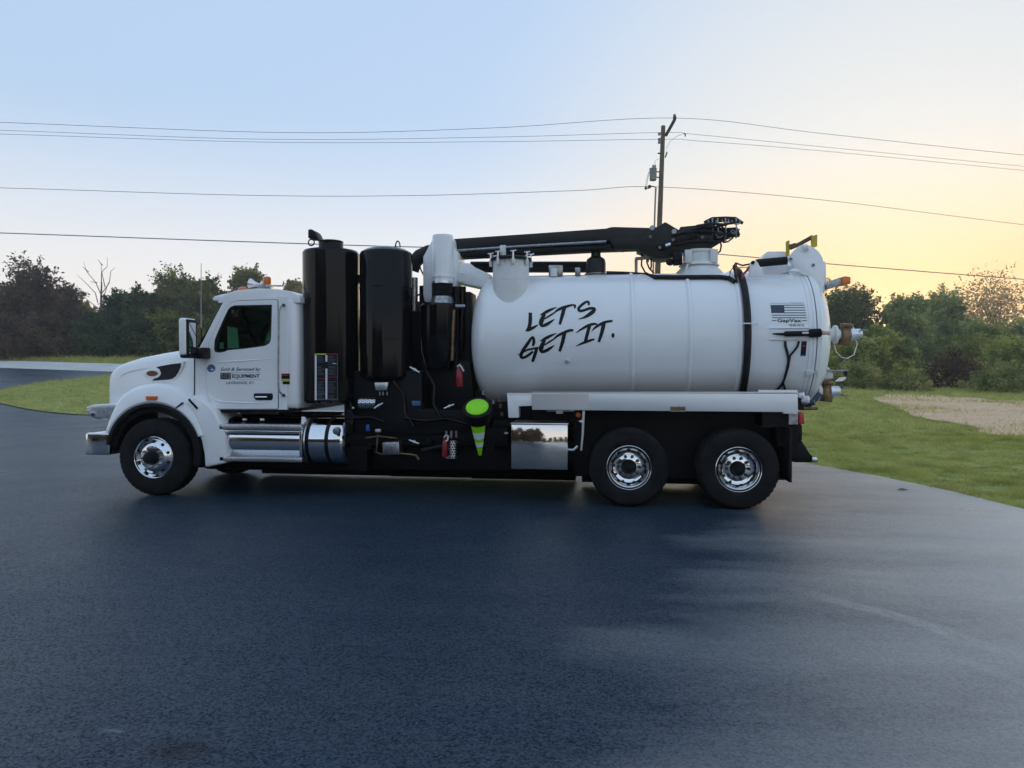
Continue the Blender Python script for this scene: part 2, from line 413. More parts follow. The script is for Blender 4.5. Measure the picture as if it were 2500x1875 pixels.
def track(p0, p1, half, amount):
    global col
    a, e = G(*p0), G(*p1); ang = math.atan2(e.y-a.y, e.x-a.x)
    v = nt.nodes.new('ShaderNodeVectorMath'); v.operation = 'SUBTRACT'; nt.links.new(tc3, v.inputs[0]); v.inputs[1].default_value = (a.x, a.y, 0)
    q = nt.nodes.new('ShaderNodeSeparateXYZ'); nt.links.new(mapping(nt, v.outputs[0], (1, 1, 1), -ang), q.inputs[0])
    L_ = math.hypot(e.x-a.x, e.y-a.y)
    bend = nt.nodes.new('ShaderNodeMath'); bend.operation = 'MULTIPLY_ADD'; nt.links.new(nz(nt, tc3, .7, 2), bend.inputs[0]); bend.inputs[1].default_value = .35; nt.links.new(q.outputs[1], bend.inputs[2])
    ab = nt.nodes.new('ShaderNodeMath'); ab.operation = 'ABSOLUTE'; sh = nt.nodes.new('ShaderNodeMath'); sh.operation = 'SUBTRACT'; nt.links.new(bend.outputs[0], sh.inputs[0]); sh.inputs[1].default_value = .175; nt.links.new(sh.outputs[0], ab.inputs[0])
    band = mapr(nt, ab.outputs[0], half, half*.7)
    ends = mul(nt, mapr(nt, q.outputs[0], -.3, .5), mapr(nt, q.outputs[0], L_+.5, L_-.5))
    tread = mapr(nt, nz(nt, mapping(nt, tc3, (14, 5, 1), ang*-1), 1.0, 3, .8), .44, .60)
    m_ = mul(nt, mul(nt, band, ends), amount)
    col = mixc(nt, m_, col, (.52, .51, .49)); col = mixc(nt, mul(nt, m_, tread), col, (.10, .11, .115))
track((1990, 1452), (2520, 1612), .085, .32); track((2330, 1600), (2560, 1690), .07, .28)
def spot(px, py, rx, ry, rot):
    g = G(px, py)
    v = nt.nodes.new('ShaderNodeVectorMath'); v.operation = 'SUBTRACT'; nt.links.new(tc3, v.inputs[0]); v.inputs[1].default_value = (g.x, g.y, 0)
    wob = nt.nodes.new('ShaderNodeVectorMath'); wob.operation = 'MULTIPLY_ADD'
    nn = nt.nodes.new('ShaderNodeTexNoise'); nn.inputs['Scale'].default_value = 7; nt.links.new(tc3, nn.inputs[0])
    nt.links.new(nn.outputs['Color'], wob.inputs[0]); wob.inputs[1].default_value = (.1, .1, 0); nt.links.new(v.outputs[0], wob.inputs[2])
    mp = mapping(nt, wob.outputs[0], (1/rx, 1/ry, 0), rot)
    ln = nt.nodes.new('ShaderNodeVectorMath'); ln.operation = 'LENGTH'; nt.links.new(mp, ln.inputs[0])
    return mapr(nt, ln.outputs['Value'], 1.15, .45, 0, 1)
col = mixc(nt, mul(nt, spot(472, 1822, .17, .13, 0.), .75), col, (.010, .010, .016))
col = mixc(nt, mul(nt, spot(315, 1778, .05, .022, .5), .35), col, (.30, .32, .34))
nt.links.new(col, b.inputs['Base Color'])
rg = mapr(nt, nz(nt, tc, .6, 5), .3, .7, .26, .38)
nt.links.new(rg, b.inputs['Roughness']); nt.links.new(mapr(nt, gr2, 0., 1., .03, .34), b.inputs['Specular IOR Level'])
bp = nt.nodes.new('ShaderNodeBump'); bp.inputs['Strength'].default_value = .4; bp.inputs['Distance'].default_value = .012
nt.links.new(nz(nt, tc, 48, 6, .8), bp.inputs['Height']); nt.links.new(bp.outputs[0], b.inputs['Normal'])
M['asphalt'] = am

cm, nt, b = nodes('pale_road_surface')
tc = nt.nodes.new('ShaderNodeTexCoord').outputs['Object']
col = mixc(nt, mapr(nt, nz(nt, tc, .8, 5), .35, .65), (.50, .49, .47), (.62, .60, .57))
nt.links.new(col, b.inputs['Base Color']); b.inputs['Roughness'].default_value = .7
M['road'] = cm

def turf(name, dry):
    m, nt, b = nodes(name)
    tc = nt.nodes.new('ShaderNodeTexCoord').outputs['Object']
    col = mixc(nt, mapr(nt, nz(nt, tc, .5, 5), .35, .65), (.36, .41, .11), (.50, .50, .17))
    col = mixc(nt, mapr(nt, nz(nt, tc, 5, 4), .35, .7, 0., .7), col, (.13, .16, .05))
    nt.links.new(col, b.inputs['Base Color']); b.inputs['Roughness'].default_value = .9; b.inputs['Specular IOR Level'].default_value = .2
    bp = nt.nodes.new('ShaderNodeBump'); bp.inputs['Strength'].default_value = .8; bp.inputs['Distance'].default_value = .05
    nt.links.new(nz(nt, tc, 9, 5, .7), bp.inputs['Height']); nt.links.new(bp.outputs[0], b.inputs['Normal'])
    return m
M['turf'] = turf('turf_soil', True)

hm_, nt, b = nodes('mown_hay')
tc = nt.nodes.new('ShaderNodeTexCoord').outputs['Object']
col = mixc(nt, mapr(nt, nz(nt, tc, .9, 6, .65), .35, .65), (.90, .56, .36), (.76, .50, .30))
col = mixc(nt, mapr(nt, nz(nt, tc, 6, 5, .7), .45, .7, 0., .5), col, (.36, .33, .15))
nt.links.new(col, b.inputs['Base Color']); b.inputs['Roughness'].default_value = .95
bp = nt.nodes.new('ShaderNodeBump'); bp.inputs['Strength'].default_value = .8; bp.inputs['Distance'].default_value = .05
nt.links.new(nz(nt, tc, 14, 5, .7), bp.inputs['Height']); nt.links.new(bp.outputs[0], b.inputs['Normal'])
M['hay'] = hm_
# terrain sheet to the horizon
xs = np.concatenate([[-1500, -700, -350, -200, -140], np.arange(-100, 101, 4), [140, 200, 350, 700, 1500]])
ys = np.concatenate([[-1500, -600, -250, -120, -60], np.arange(-30, 131, 3), [160, 220, 350, 700, 1500]])
gv = [(x, y, terrain(x, y) - .03) for y in ys for x in xs]; nx = len(xs)
gf = [(j*nx+i, j*nx+i+1, (j+1)*nx+i+1, (j+1)*nx+i) for j in range(len(ys)-1) for i in range(nx-1)]
me = fast_mesh('ground', gv, gf); me.polygons.foreach_set('use_smooth', [True]*len(me.polygons))
go = link('ground', me, 'turf'); go['kind'] = 'structure'

# edges of the paving, measured on the photograph
right_edge = [G(*p) for p in ((2660, 1290), (2500, 1243), (2320, 1198), (2150, 1164), (1990, 1135))]
e0, e1 = right_edge[-2], right_edge[-1]
lot = [(30, -45), (30, right_edge[0].y - 10)] + [(p.x, p.y) for p in right_edge]
lot += [(e1.x - 1.2, e1.y + 3.6), (e1.x - 3.2, e1.y + 6.0), (4, 13.5), (-2, 17), (-7, 24), (-10, 31), (-14, 36.3)]
road_n = [G(270, 906), G(130, 901), G(0, 897)]
lot += [(p.x, p.y + .5) for p in (G(140, 903), G(0, 899))] + [(-75, 48), (-75, -45)]
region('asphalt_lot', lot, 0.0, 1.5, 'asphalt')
a0, a1 = G(0, 899), G(262, 908); b0, b1 = G(0, 881), G(262, 888)
dn = Vector((a1.x-a0.x, a1.y-a0.y)).normalized(); df = Vector((b1.x-b0.x, b1.y-b0.y)).normalized()
rd = [(a0.x-dn.x*60, a0.y-dn.y*60), (a1.x+dn.x*24, a1.y+dn.y*24), (b1.x+dn.x*30, b1.y+dn.y*30), (b0.x-dn.x*60, b0.y-dn.y*60)]
region('road', rd, 0.02, 2.5, 'road')
isl_px = [(-60, 968), (0, 955), (70, 940), (150, 930), (270, 917), (420, 912), (520, 925), (500, 965), (420, 1000), (330, 1016), (240, 1016), (150, 1011), (70, 1001), (10, 988), (-40, 978)]
island = [G(*p) for p in isl_px]
isl = round_poly([(p.x, p.y) for p in island], 2.0, 3)
region('grass_island', isl, 0.03, 1.0, 'turf')

hay_px = [(2110, 966), (2200, 962), (2300, 966), (2420, 976), (2600, 982), (2760, 1010), (2700, 1075), (2560, 1066), (2440, 1060), (2360, 1046), (2285, 1030), (2240, 1012), (2170, 990)]
hay = round_poly([(G(*p).x, G(*p).y) for p in hay_px], 2.0, 3)
hay = [(x + 1.1*noise.noise(Vector((x*.5, y*.5, 1))), y + 1.1*noise.noise(Vector((x*.5, y*.5, 7)))) for x, y in hay]
region('hay_patch', hay, 0.0, 1.2, 'hay')
# ------------------------------------------------------------------ the truck
YC = 1.22
truck = empty('vacuum_truck', (4.0, YC, 0.0))
tag(truck, 'white vacuum tanker truck with black silencers and LET\'S GET IT lettering on the tank', 'truck')
T = truck

# chassis
MB().box(-.75, 8.95, .80, .89, .78, 1.06).build('frame_rail', 'satin', T, .01)
MB().box(-.75, 8.95, 1.55, 1.64, .78, 1.06).build('frame_rail', 'satin', T, .01)
for x in (.3, 2.2, 4.2, 5.8, 7.3, 8.9): MB().box(x, x+.08, .88, 1.56, .82, 1.02).build('cross_member', 'satin', T)
for x, r in ((0., .07), (6.61, .1), (7.98, .1)):
    MB().cyl((x, .25, .53), (x, 2.19, .53), r, n=20).build('axle', 'satin', T)
for x in (6.61, 7.98): MB().ball((x, YC, .53), .24, .26, .24, 20, 12).build('differential', 'satin', T)
for y in (.72, 1.72):
    MB().tube([(5.95, y, .86), (6.61, y, .70), (7.3, y, .9), (7.98, y, .70), (8.6, y, .86)], .05).build('leaf_spring', 'satin', T)

def wheel(x, y, d, r, width, rear):
    """y: outer face; d: +1 means the wheel goes inwards along +Y"""
    w = empty('wheel', (x, y, r)); w.parent = T; w.matrix_parent_inverse = Matrix.Translation(T.location).inverted()
    ax = (0, d, 0); o = (x, y, r)
    W = width
    prof = [(.035, .285), (.018, .295), (.004, .33), (.0, .38), (.006, .43), (.012, .455), (.012, .462), (.024, r-.035), (.05, r-.008), (.075, r), (W*.5, r+.003), (W-.075, r), (W-.05, r-.008), (W-.02, r-.04), (W, .38), (W-.02, .29)]
    nseg = 132
    def tread(k, i, rr):
        if k in (8, 12): return rr - (.010 if i % 3 == 0 else 0)
        if k in (9, 11): return rr - (.014 if i % 3 == 0 else 0)
        if k == 10: return rr - (.010 if i % 3 == 1 else 0)
        return rr
    MB().lathe(prof, o, ax, nseg, tread, cap=False).build('tyre', 'rubber', w, ang=50)
    m = MB()
    if rear:
        rim = [(.05, .292), (.022, .292), (.016, .284), (.022, .276), (.042, .268), (.050, .256), (.075, .250), (.115, .232), (.135, .205), (.140, .172), (.118, .168), (.112, .16), (.112, .06), (.112, .0)]
    else:
        rim = [(.05, .300), (.02, .300), (.014, .292), (.022, .282), (.045, .270), (.065, .252), (.058, .235), (.020, .205), (.005, .185), (-.004, .165), (-.002, .06), (-.002, 0)]
    m.lathe(rim, o, ax, 56, cap=False); m.build('rim', 'chrome', w, ang=40)
    m = MB()
    for k in range(10):
        th = 2*math.pi*(k+.5)/10
        if rear: rr, dd, nv = .232, .114, Vector((-math.cos(th)*.6, -d*.8, -math.sin(th)*.6))
        else: rr, dd, nv = .222, .036, Vector((math.cos(th)*.7, -d*.7, math.sin(th)*.7))
        c = Vector((x+rr*math.cos(th), y+d*dd, r+rr*math.sin(th)))
        m.cyl(c - nv.normalized()*.01, c + nv.normalized()*.006, .023, n=10)
    tag(m.build('hand_holes', 'decal', w), kind='stuff')
    m = MB()
    for k in range(10):
        th = 2*math.pi*k/10; rr = .142; dd = .112 if rear else -.002
        c = Vector((x+rr*math.cos(th), y+d*dd, r+rr*math.sin(th)))
        m.lathe([(0, .021), (.02, .021), (.024, .014), (.05, .014), (.055, .008)], c, (0, -d, 0), 8)
    tag(m.build('lug_nuts', 'dirt' if rear else 'steel', w), kind='stuff')
    dd = .112 if rear else -.002
    hubp = [(0, .10), (.015, .10), (.03, .088), (.10, .078), (.13, .06), (.14, .02), (.14, 0)]
    MB().lathe(hubp, (x, y+d*dd, r), (0, -d, 0), 24).build('hub', 'satin', w)
    MB().cyl((x, y+d*(W-.04), r), (x, y+d*.165, r), .28, n=32).build('brake_drum', 'satin', w)
    return w
wheel(-.02, 0., 1, .548, .36, False); wheel(-.02, 2.44, -1, .548, .36, False)
for x in (6.605, 7.985):
    wheel(x, 0., 1, .515, .27, True); wheel(x, 2.44, -1, .515, .27, True)
    for y, d in ((.33, 1), (2.11, -1)):
        W = .27; r = .515
        MB().lathe([(.02, .29), (0, .34), (0, .44), (.05, r), (W-.05, r), (W, .42), (W-.02, .29)], (x, y, r), (0, d, 0), 64).build('inner_tyre', 'rubber', T)

MB().box(.35, 2.9, .62, 1.82, .30, .92).build('gearbox', 'satin', T, .06)
MB().box(-.55, .33, .75, 1.7, .30, 1.0).build('engine_sump', 'satin', T, .06)
# front fender, wheel arch and skirt
fwx, fwz = -.02, .60
def arch_poly(ro, ri, a0, a1, n=26, cx=fwx, cz=fwz):
    a = [R(a0 + (a1-a0)*i/n) for i in range(n+1)]
    return [(cx+ro*math.cos(t), cz+ro*math.sin(t)) for t in a] + [(cx+ri*math.cos(t), cz+ri*math.sin(t)) for t in reversed(a)]
for side in (0, 1):
    def Y(v): return v if not side else 2*YC - v
    secs = []
    for i in range(31):
        t = R(158 - 138*i/30); k = math.sin(t)**2
        thick = .10 + .17*smooth(0, .9, k)*(1 if t > R(80) else 1)
        ro = .715; s = []
        for (dr, y) in ((0, .02), (.03, .0), (.06, .005), (thick*.75, .04), (thick, .11), (thick+.02, .25), (thick+.02, .7), (-.01, .7), (0, .02)):
            s.append((fwx+(ro+dr)*math.cos(t), Y(y), fwz+(ro+dr)*math.sin(t)))
        secs.append(s)
    MB().loft(secs).build('fender', 'white', T, ang=40)
    pl = arch_poly(.716, .655, 170, -15)
    MB().prism(pl, min(Y(-.012), Y(.62)), max(Y(-.012), Y(.62))).build('fender_lip', 'satin', T, .008)
    MB().prism(arch_poly(.70, .585, 172, -14), min(Y(.05), Y(.62)), max(Y(.05), Y(.62))).build('fender_liner', 'satin', T)
    MB().prism(arch_poly(.70, .02, 184, -12), min(Y(.345), Y(.60)), max(Y(.345), Y(.60))).build('wheel_well', 'satin', T)
    sk = pp([(446,984),(474,964),(505,986),(520,1001),(536,1030),(548,1042),(551,1131),(499,1142),(497,1110),(490,1075),(478,1048),(463,1026),(446,1008),(430,996)], .03)
    MB().prism(sk, min(Y(.03), Y(.62)), max(Y(.03), Y(.62))).build('fender_skirt', 'white', T, .035, 3)
g = pp([(430,996),(447,982),(449,984),(432,998)], .024)
MB().prism(g, -.008, .03).build('fender_seam', 'satin', T)
s0 = pp([(462,973),(484,996),(480,999),(459,976)], .026); MB().prism(s0, .02, .05).build('fender_latch', 'satin', T)
m = MB().prism(round_poly(pp([(358,967),(386,967),(387,972),(385,977),(360,977)], .02), .015), -.012, .05)
m.build('side_marker', 'amber', T, .006)

# hood
def arch_sec(x, hw, zb, zt, e=5.0, n=28):
    s = []
    for i in range(n+1):
        th = math.pi*i/n; c, sn = math.cos(th), math.sin(th)
        s.append((x, YC - hw*math.copysign(abs(c)**(2/e), c), zb + (zt-zb)*abs(sn)**(2/e)))
    return s
top = [(267, 908), (269.5, 900), (280, 889.5), (300, 882), (332, 872), (380, 862), (432, 853), (476, 846)]
st = []
xf, xr = PX(267, .60), PX(476, .22)
for i, (a, b_) in enumerate(top):
    p = P(a, b_, .75); t = (a-267)/(476-267)
    x = xf + (xr-xf)*t; hw = .64 + .36*t**.8
    if i == 0: hw -= .03
    st.append(arch_sec(x, hw, .98, p.z + (.0 if i else -.01), 7.5))
hood = MB().loft(st).build('hood', 'white', T, ang=35)
# vent and badge on the hood side (the side leans with the hood)
def hoodY(px): return YC - (.64 + .36*max(0, (px-267)/(209))**.8)
def on_hood(pts, off):
    out = []
    for a, b_ in pts:
        y = hoodY(a) - off; p = P(a, b_, y); out.append(p)
    return out
def plate(pts, thick, nrm=(0,1,0)):
    m = MB(); n = len(pts); nv = Vector(nrm)
    tri = tessellate_polygon([[Vector((p.x, p.z, 0)) for p in pts]])
    vs = list(pts) + [p + nv*thick for p in pts]
    fs = [list(t) for t in tri] + [[i+n for i in reversed(t)] for t in tri] + [[i, (i+1)%n, (i+1)%n+n, i+n] for i in range(n)]
    return m.add(vs, fs)
def z1(pts): return [(180+a/3.687, 640+b_/3.687) for a, b_ in pts]
vent = z1([(742,945),(800,932),(880,918),(965,909),(962,940),(945,985),(915,1030),(885,1050),(850,1058),(705,1068),(722,1050),(768,1032),(786,1000),(772,965)])
rimv = z1([(735,935),(800,922),(880,906),(990,890),(985,930),(960,1000),(925,1050),(890,1068),(800,1076),(700,1078),(705,1060),(760,1030),(776,1000),(762,966)])
plate(on_hood(rimv, .012), .05).build('vent_surround', 'white', hood, .005)
plate(on_hood(vent, .017), .05).build('vent', 'decal', hood)
def oval(cx, cy, rx, ry, n=24): return [(cx+rx*math.cos(2*math.pi*i/n), cy+ry*math.sin(2*math.pi*i/n)) for i in range(n)]
bx, by = 180+705/3.687, 640+1003/3.687
plate(on_hood(oval(bx, by, 21, 12.5), .020), .03).build('badge_surround', 'white', hood, .004)
plate(on_hood(oval(bx, by, 15.5, 8), .023), .02).build('badge_rim', 'chrome', hood)
M['badge'] = mat('badge_dark_red', (.10, .008, .01), .3, 0, .5)
plate(on_hood(oval(bx, by, 13.5, 6.6), .026), .01).build('badge', 'badge', hood)
# crease lines in the hood side
cre = on_hood(z1([(410,1045),(440,1010),(520,975),(640,955),(700,945)]), .004)
MB().tube(cre, [.002,.006,.007,.005,.002], 6).build('crease', 'white', hood)
# grille, headlamps, bumper
x0 = xf
MB().box(x0-.05, x0+.05, YC-.50, YC+.50, .82, 1.66).build('grille', 'chrome', T, .03)
for k in range(9): MB().box(x0-.075, x0-.045, YC-.46, YC+.46, .90+.082*k, .925+.082*k).build('grille_bar', 'polish', T)
for side in (0, 1):
    s = lambda v: v if not side else 2*YC-v
    hl = pp([(214,995),(230,990),(268,988),(290,988),(284,1010),(270,1025),(245,1024),(222,1018),(213,1008)], .20)
    MB().prism(hl, min(s(.16), s(.52)), max(s(.16), s(.52))).build('headlight', 'clear', T, .05, 4)
    ht = pp([(213,994),(230,988),(272,985),(300,985),(298,992),(262,993),(216,999)], .19)
    MB().prism(ht, min(s(.155), s(.53)), max(s(.155), s(.53))).build('headlight_cowl', 'white', T, .02, 3)
    lm = P(228, 1009, .17); MB().ball((lm.x, s(.19), lm.z), .06, .05, .05).build('headlight_bulb', 'steel', T)
bb = pp([(207,1059),(214,1056),(268,1057),(267,1111),(206,1111)], .10)
MB().prism(bb, .10, 2.34).build('bumper', 'chrome', T, .025, 3)
MB().prism(pp([(226,1070),(242,1070),(242,1076),(226,1077)], .10), .094, .12).build('bumper_slot', 'decal', T)
MB().prism(pp([(262,1085),(282,1085),(282,1100),(262,1100)], .25), .25, .6).build('bumper_bracket', 'satin', T)

# cab: hollow, with doors, glass and interior
YD = .17
side_out = [(476,853),(486,848),(497,828),(520,782),(541,742),(552,731),(566,726),(600,724),(700,724),(700,1000),(520,1000),(505,986),(474,964)]
door_out = [(504,880),(504,862),(513,830),(535,785),(552,750),(562,739),(580,734.5),(677.5,731.5),(678.5,998),(532,998),(518,986),(508,968),(505,950)]
win = [(522.5,853),(524,830),(531,812),(545,780),(557,755),(563,749),(573,745.5),(664,744),(663,790),(661.5,828),(658,838),(647,844.5),(600,851),(556,855),(548,859),(534,861),(525,859)]
wpoly = pp(win, YD)
def cab_side(mir):
    f = (lambda a, b_: (min(a, b_), max(a, b_))) if not mir else (lambda a, b_: (2*YC-max(a, b_), 2*YC-min(a, b_)))
    cabs = MB().prism(pp(side_out, YD), *f(.182, .235), hole=grow(wpoly, .004)).build('cab_side', 'white', T)
    dp = round_poly(pp(door_out, YD), .03, 3)
    MB().prism(grow(dp, .007), *f(.1775, .19), hole=grow(wpoly, .003)).build('door_gap', 'decal', cabs)
    door = MB().prism(dp, *f(.168, .192), hole=grow(wpoly, .001)).build('door', 'white', T)
    MB().prism(grow(wpoly, -.0005), *f(.172, .23), hole=grow(wpoly, -.020)).build('window_seal', 'decal', door)
    MB().prism(grow(wpoly, -.018), *f(.196, .200)).build('window', 'glass', door)
    return cabs, door
cabn, door = cab_side(False); cabf, doorf = cab_side(True)
xb = PX(716, YD)
MB().box(PX(690, YD), xb+.06, .1815, 2*YC-.1815, PZ(700,1000,YD), PZ(700,722,YD)+.02).build('cab_back_panel', 'white', T, .10, 5)
roof = pp([(541,745),(548,733),(562,718),(590,711),(640,706.5),(690,708),(722,713),(748,728),(748,740),(690,728),(560,733)], .45)
rp = pp([(546,738),(560,722),(590,712),(640,707),(690,708.5),(722,714),(744,727),(744,742),(546,742)], .35)
MB().prism(rp, .19, 2*YC-.19).build('cab_roof', 'white', T, .085, 4)
vis = pp([(521,731),(527,724),(545,719),(564,716),(567,720),(556,728),(540,733),(526,735)], .3)
MB().prism(vis, .26, 2*YC-.26).build('sun_visor', 'white', T, .012, 3)
MB().prism(pp([(533,735),(545,733),(545,741),(536,741)], .3), .3, .36).build('visor_bracket', 'satin', T)
wa, wb = P(484, 848, .24), P(546, 737, .24)
wd = Vector((wb.x-wa.x, 0, wb.z-wa.z)); wnn = Vector((-wd.z, 0, wd.x)).normalized()*.008
ws = MB().add([(p.x+q.x, y, p.z+q.z) for y in (.235, 2*YC-.235) for p, q in ((wa, wnn), (wb, wnn), (wb, -wnn), (wa, -wnn))], [[0,1,2,3],[7,6,5,4],[0,4,5,1],[1,5,6,2],[2,6,7,3],[3,7,4,0]])
ws.build('windshield', 'glass', T)
fz = PZ(600, 1000, YD)
MB().box(xr-.02, xb, .235, 2*YC-.235, fz, fz+.06).build('cab_floor', 'satin', T)
MB().box(xr-.02, xr+.05, .235, 2*YC-.235, fz+.06, PZ(480,850,.24)-.01).build('firewall', 'satin', T)
MB().prism(pp([(488,852),(525,850),(548,862),(548,900),(490,900)], .25), .24, 2*YC-.24).build('dashboard', 'satin', T, .03)
for y in (.55, 1.60):
    sx = PX(640, y); sz = PZ(640, 930, y)
    MB().box(sx-.30, sx+.2, y, y+.48, sz-.1, sz+.06).build('seat', 'seat', T, .05)
    MB().box(sx+.14, sx+.28, y+.02, y+.46, sz, sz+.55).build('seat_back', 'seat', T, .05)
c0 = P(566, 868, .75)
m = MB(); ring = [(c0.x+.10*math.sin(a)*.6, c0.y+.22*math.cos(a), c0.z+.20*math.sin(a)) for a in [2*math.pi*i/24 for i in range(24)]]
m.tube(ring, .016, 8, True); m.cyl(c0, c0+Vector((-.25, 0, -.15)), .03); m.build('steering_wheel', 'satin', T)
pz = [P(a, b_, .34) for a, b_ in ((554.5,797),(579,801),(583,850),(556,850))]
plate(pz, .006).build('paper_sheet', 'paper', T)
pz = [P(a, b_, .36) for a, b_ in ((537,836),(545,836),(545,851),(536,851))]
plate(pz, .02).build('paper_card', 'paper', T)
# door details
hp = round_poly(pp([(620,960),(666,960),(667,970),(664,977),(625,977),(620,970)], YD), .05, 5)
MB().prism(hp, .160, .172).build('handle_recess', 'decal', door, .003)
a, b_ = P(624, 969.5, .15), P(652, 969.5, .15); MB().tube([a, b_], .012, 10).build('handle', 'chrome', door)
def bead(pts, y, r, name, par): MB().tube([P(a, b_, y) for a, b_ in pts], [r*.3]+[r]*(len(pts)-2)+[r*.3], 8).build(name, 'white', par)
bead([(514,886),(540,884),(600,880.5),(662,876)], .169, .010, 'door_crease', door)
bead([(516,953),(560,953.5),(640,953)], .170, .006, 'door_crease', door)
bead([(508,962),(520,973),(540,981),(600,984),(672,985)], .169, .010, 'door_crease', door)
gh = [P(692,745,.17), P(688,747,.10), P(682,755,.09), P(680.5,775,.09), P(679.5,900,.09), P(680,948,.09), P(683,957,.09), P(690,964,.13), P(692,966,.18)]
MB().tube(gh, .013, 10).build('grab_handle', 'steel', T)
for (a, b_) in ((692,745),(692,965)): p = P(a, b_, .17); MB().cyl((p.x, .16, p.z), (p.x, .185, p.z), .022).build('grab_handle_foot', 'satin', T)
MB().prism(pp([(504,1001),(718,1001),(718,1006),(506,1009)], .2), .2, 2.2).build('cab_sill', 'satin', T)
# pillar sticker
for (c, q) in (('redpaint', (687,912,707,917)), ('decal', (687,917.3,707,925)), ('yellowgreen', (687,925.3,707,931)), ('decal', (690,931.3,707,938))):
    MB().prism(pp([(q[0],q[1]),(q[2],q[1]),(q[2],q[3]),(q[0],q[3])], .176), .1765, .185).build('pillar_sticker', c, T)
MB().prism(pp([(473.6,853),(475.8,852),(475.8,964),(473.6,964)], .178), .176, .19).build('hood_gap', 'decal', T)
for pts in ([(848,1000),(870,1020),(905,1018),(940,1030)], [(960,930),(985,960),(990,1010),(1010,1040)], [(1040,905),(1060,940),(1058,985),(1075,1020)], [(850,960),(862,1010),(858,1060)], [(985,1020),(1040,1028),(1090,1022),(1140,1035)]):
    MB().tube([P(a, b_, .46) for a, b_ in pts], .024, 8).build('hydraulic_hose', 'black', T)
# mirror and arm
mp = P(434, 776, -.24); mq = P(454, 868, -.24)
MB().box(mp.x, mq.x, -.24, .03, mq.z, mp.z).build('mirror_housing', 'white', T, .035, 4)
MB().box(mq.x-.01, mq.x+.015, -.225, .015, mq.z+.015, mp.z-.015).build('mirror_frame', 'decal', T, .02, 3)
MB().box(mq.x+.012, mq.x+.019, -.19, -.03, mq.z+.12, mp.z-.06).build('mirror_glass', 'chrome', T)
MB().box(mq.x+.012, mq.x+.019, -.19, -.03, mq.z+.03, mq.z+.10).build('mirror_glass', 'chrome', T)
MB().box(mp.x+.01, mq.x+.01, -.235, .025, mq.z-.035, mq.z+.03).build('mirror_base', 'decal', T, .03, 3)
MB().prism(round_poly(pp([(462,852),(505,848),(505,876),(480,876),(465,868)], .06), .03), .0, .17).build('mirror_arm', 'decal', T, .02)
# far mirror, antenna
MB().box(mp.x, mq.x, 2*YC-.03, 2*YC+.24, mq.z, mp.z).build('mirror_housing', 'white', T, .035, 4)
MB().box(mp.x+.05, xr+.1, 2*YC-.2, 2*YC, mq.z+.02, mq.z+.12).build('mirror_arm', 'decal', T, .02)
at_, ab = P(491, 643, 2.5), P(491, 800, 2.5)
MB().cyl(ab, at_, .010, .005, 8).build('antenna', 'wire', T)
MB().cyl((ab.x, ab.y, mq.z+.05), ab, .012, .012, 8).build('antenna_mount', 'satin', T)
# roof furniture
for y in (.55, .9, 1.22, 1.54, 1.9):
    p = P(589, 707, .5); MB().ball((p.x, y, p.z), .075, .05, .05).build('roof_marker', 'amber', T)
p = P(652, 686, .65); MB().lathe([(-.06,.055),(-.02,.06),(.05,.055),(.065,.03),(.065,0)], p, (0,0,1), 20).build('beacon', 'amber', T)
MB().cyl((p.x, p.y, p.z-.10), (p.x, p.y, p.z-.055), .06).build('beacon_base', 'satin', T)
h0, h1 = P(610, 692, .8), P(650, 699, .8)
MB().lathe([(0,.075),(.02,.07),(.08,.04),(.16,.022),(.3,.018)], h0, h1-h0, 18).build('air_horn', 'polish', T)
MB().prism(pp([(628,694),(659,694),(658,710),(630,711)], .5), .5, .62).build('beacon_bracket', 'steel', T, .006)
MB().tube([P(640,697,.9), P(690,698,.9), P(694,690,.9)], .012).build('roof_rail', 'steel', T)
MB().tube([P(690,696,1.2), P(693,686,1.2)], .008).build('roof_aerial', 'wire', T)

# fuel tank with steps
ft0 = P(533, 1078, .10); ft1 = P(838, 1082, .10); ftz = (ft0.z+ft1.z)/2; fr = .325; fy = .10+fr
MB().lathe([(0,0),(.002,.25),(.02,.30),(.05,fr),(ft1.x-ft0.x-.05,fr),(ft1.x-ft0.x-.02,.30),(ft1.x-ft0.x,.24),(ft1.x-ft0.x+.001,0)], (ft0.x, fy, ftz), (1,0,0), 56).build('fuel_tank', 'chrome', T)
for px in (549, 746, 794):
    xx = PX(px, .10); MB().lathe([(0,fr+.001),(.0,fr+.008),(.05,fr+.008),(.05,fr+.001)], (xx-.02, fy, ftz), (1,0,0), 56).build('tank_strap', 'satin', T)
s_l, s_r = PX(535, .05), PX(737, .05)
zt, zb2 = PZ(640, 1041, .05), PZ(640, 1122, .05)
MB().box(s_l, s_r, .03, .22, zt-.05, zt+.03).build('step', 'treadplate', T, .008)
MB().box(s_l, s_r, .03, .24, zb2-.03, zb2+.035).build('step', 'treadplate', T, .008)
for px in (541, 733): xx = PX(px, .05); MB().box(xx-.02, xx+.02, .045, .2, zb2, zt).build('step_bracket', 'polish', T, .004)
MB().box(s_l, s_r, .05, .075, zt-.10, zt-.06).build('step_trim', 'polish', T, .004)
p = P(822, 1052, .08); MB().cyl((p.x, .12, p.z), (p.x, .05, p.z), .05, n=20).build('fuel_cap', 'steel', T, .006)
for px in (598, 641): p = P(px, 1027, .3); MB().box(p.x-.03, p.x+.03, .28, .32, p.z-.03, p.z+.03).build('step_clip', 'alu', T, .004)
p = P(742, 1027, .2); MB().prism(pp([(736,1034),(737,1017),(744,1018),(748,1027),(740,1036)], .2), .19, .22).build('step_tab', 'white', T)
p = P(690, 1030, .35); MB().box(p.x-.1, p.x+.1, .3, .5, p.z-.04, p.z+.02).build('battery_cover', 'navy', T, .01)
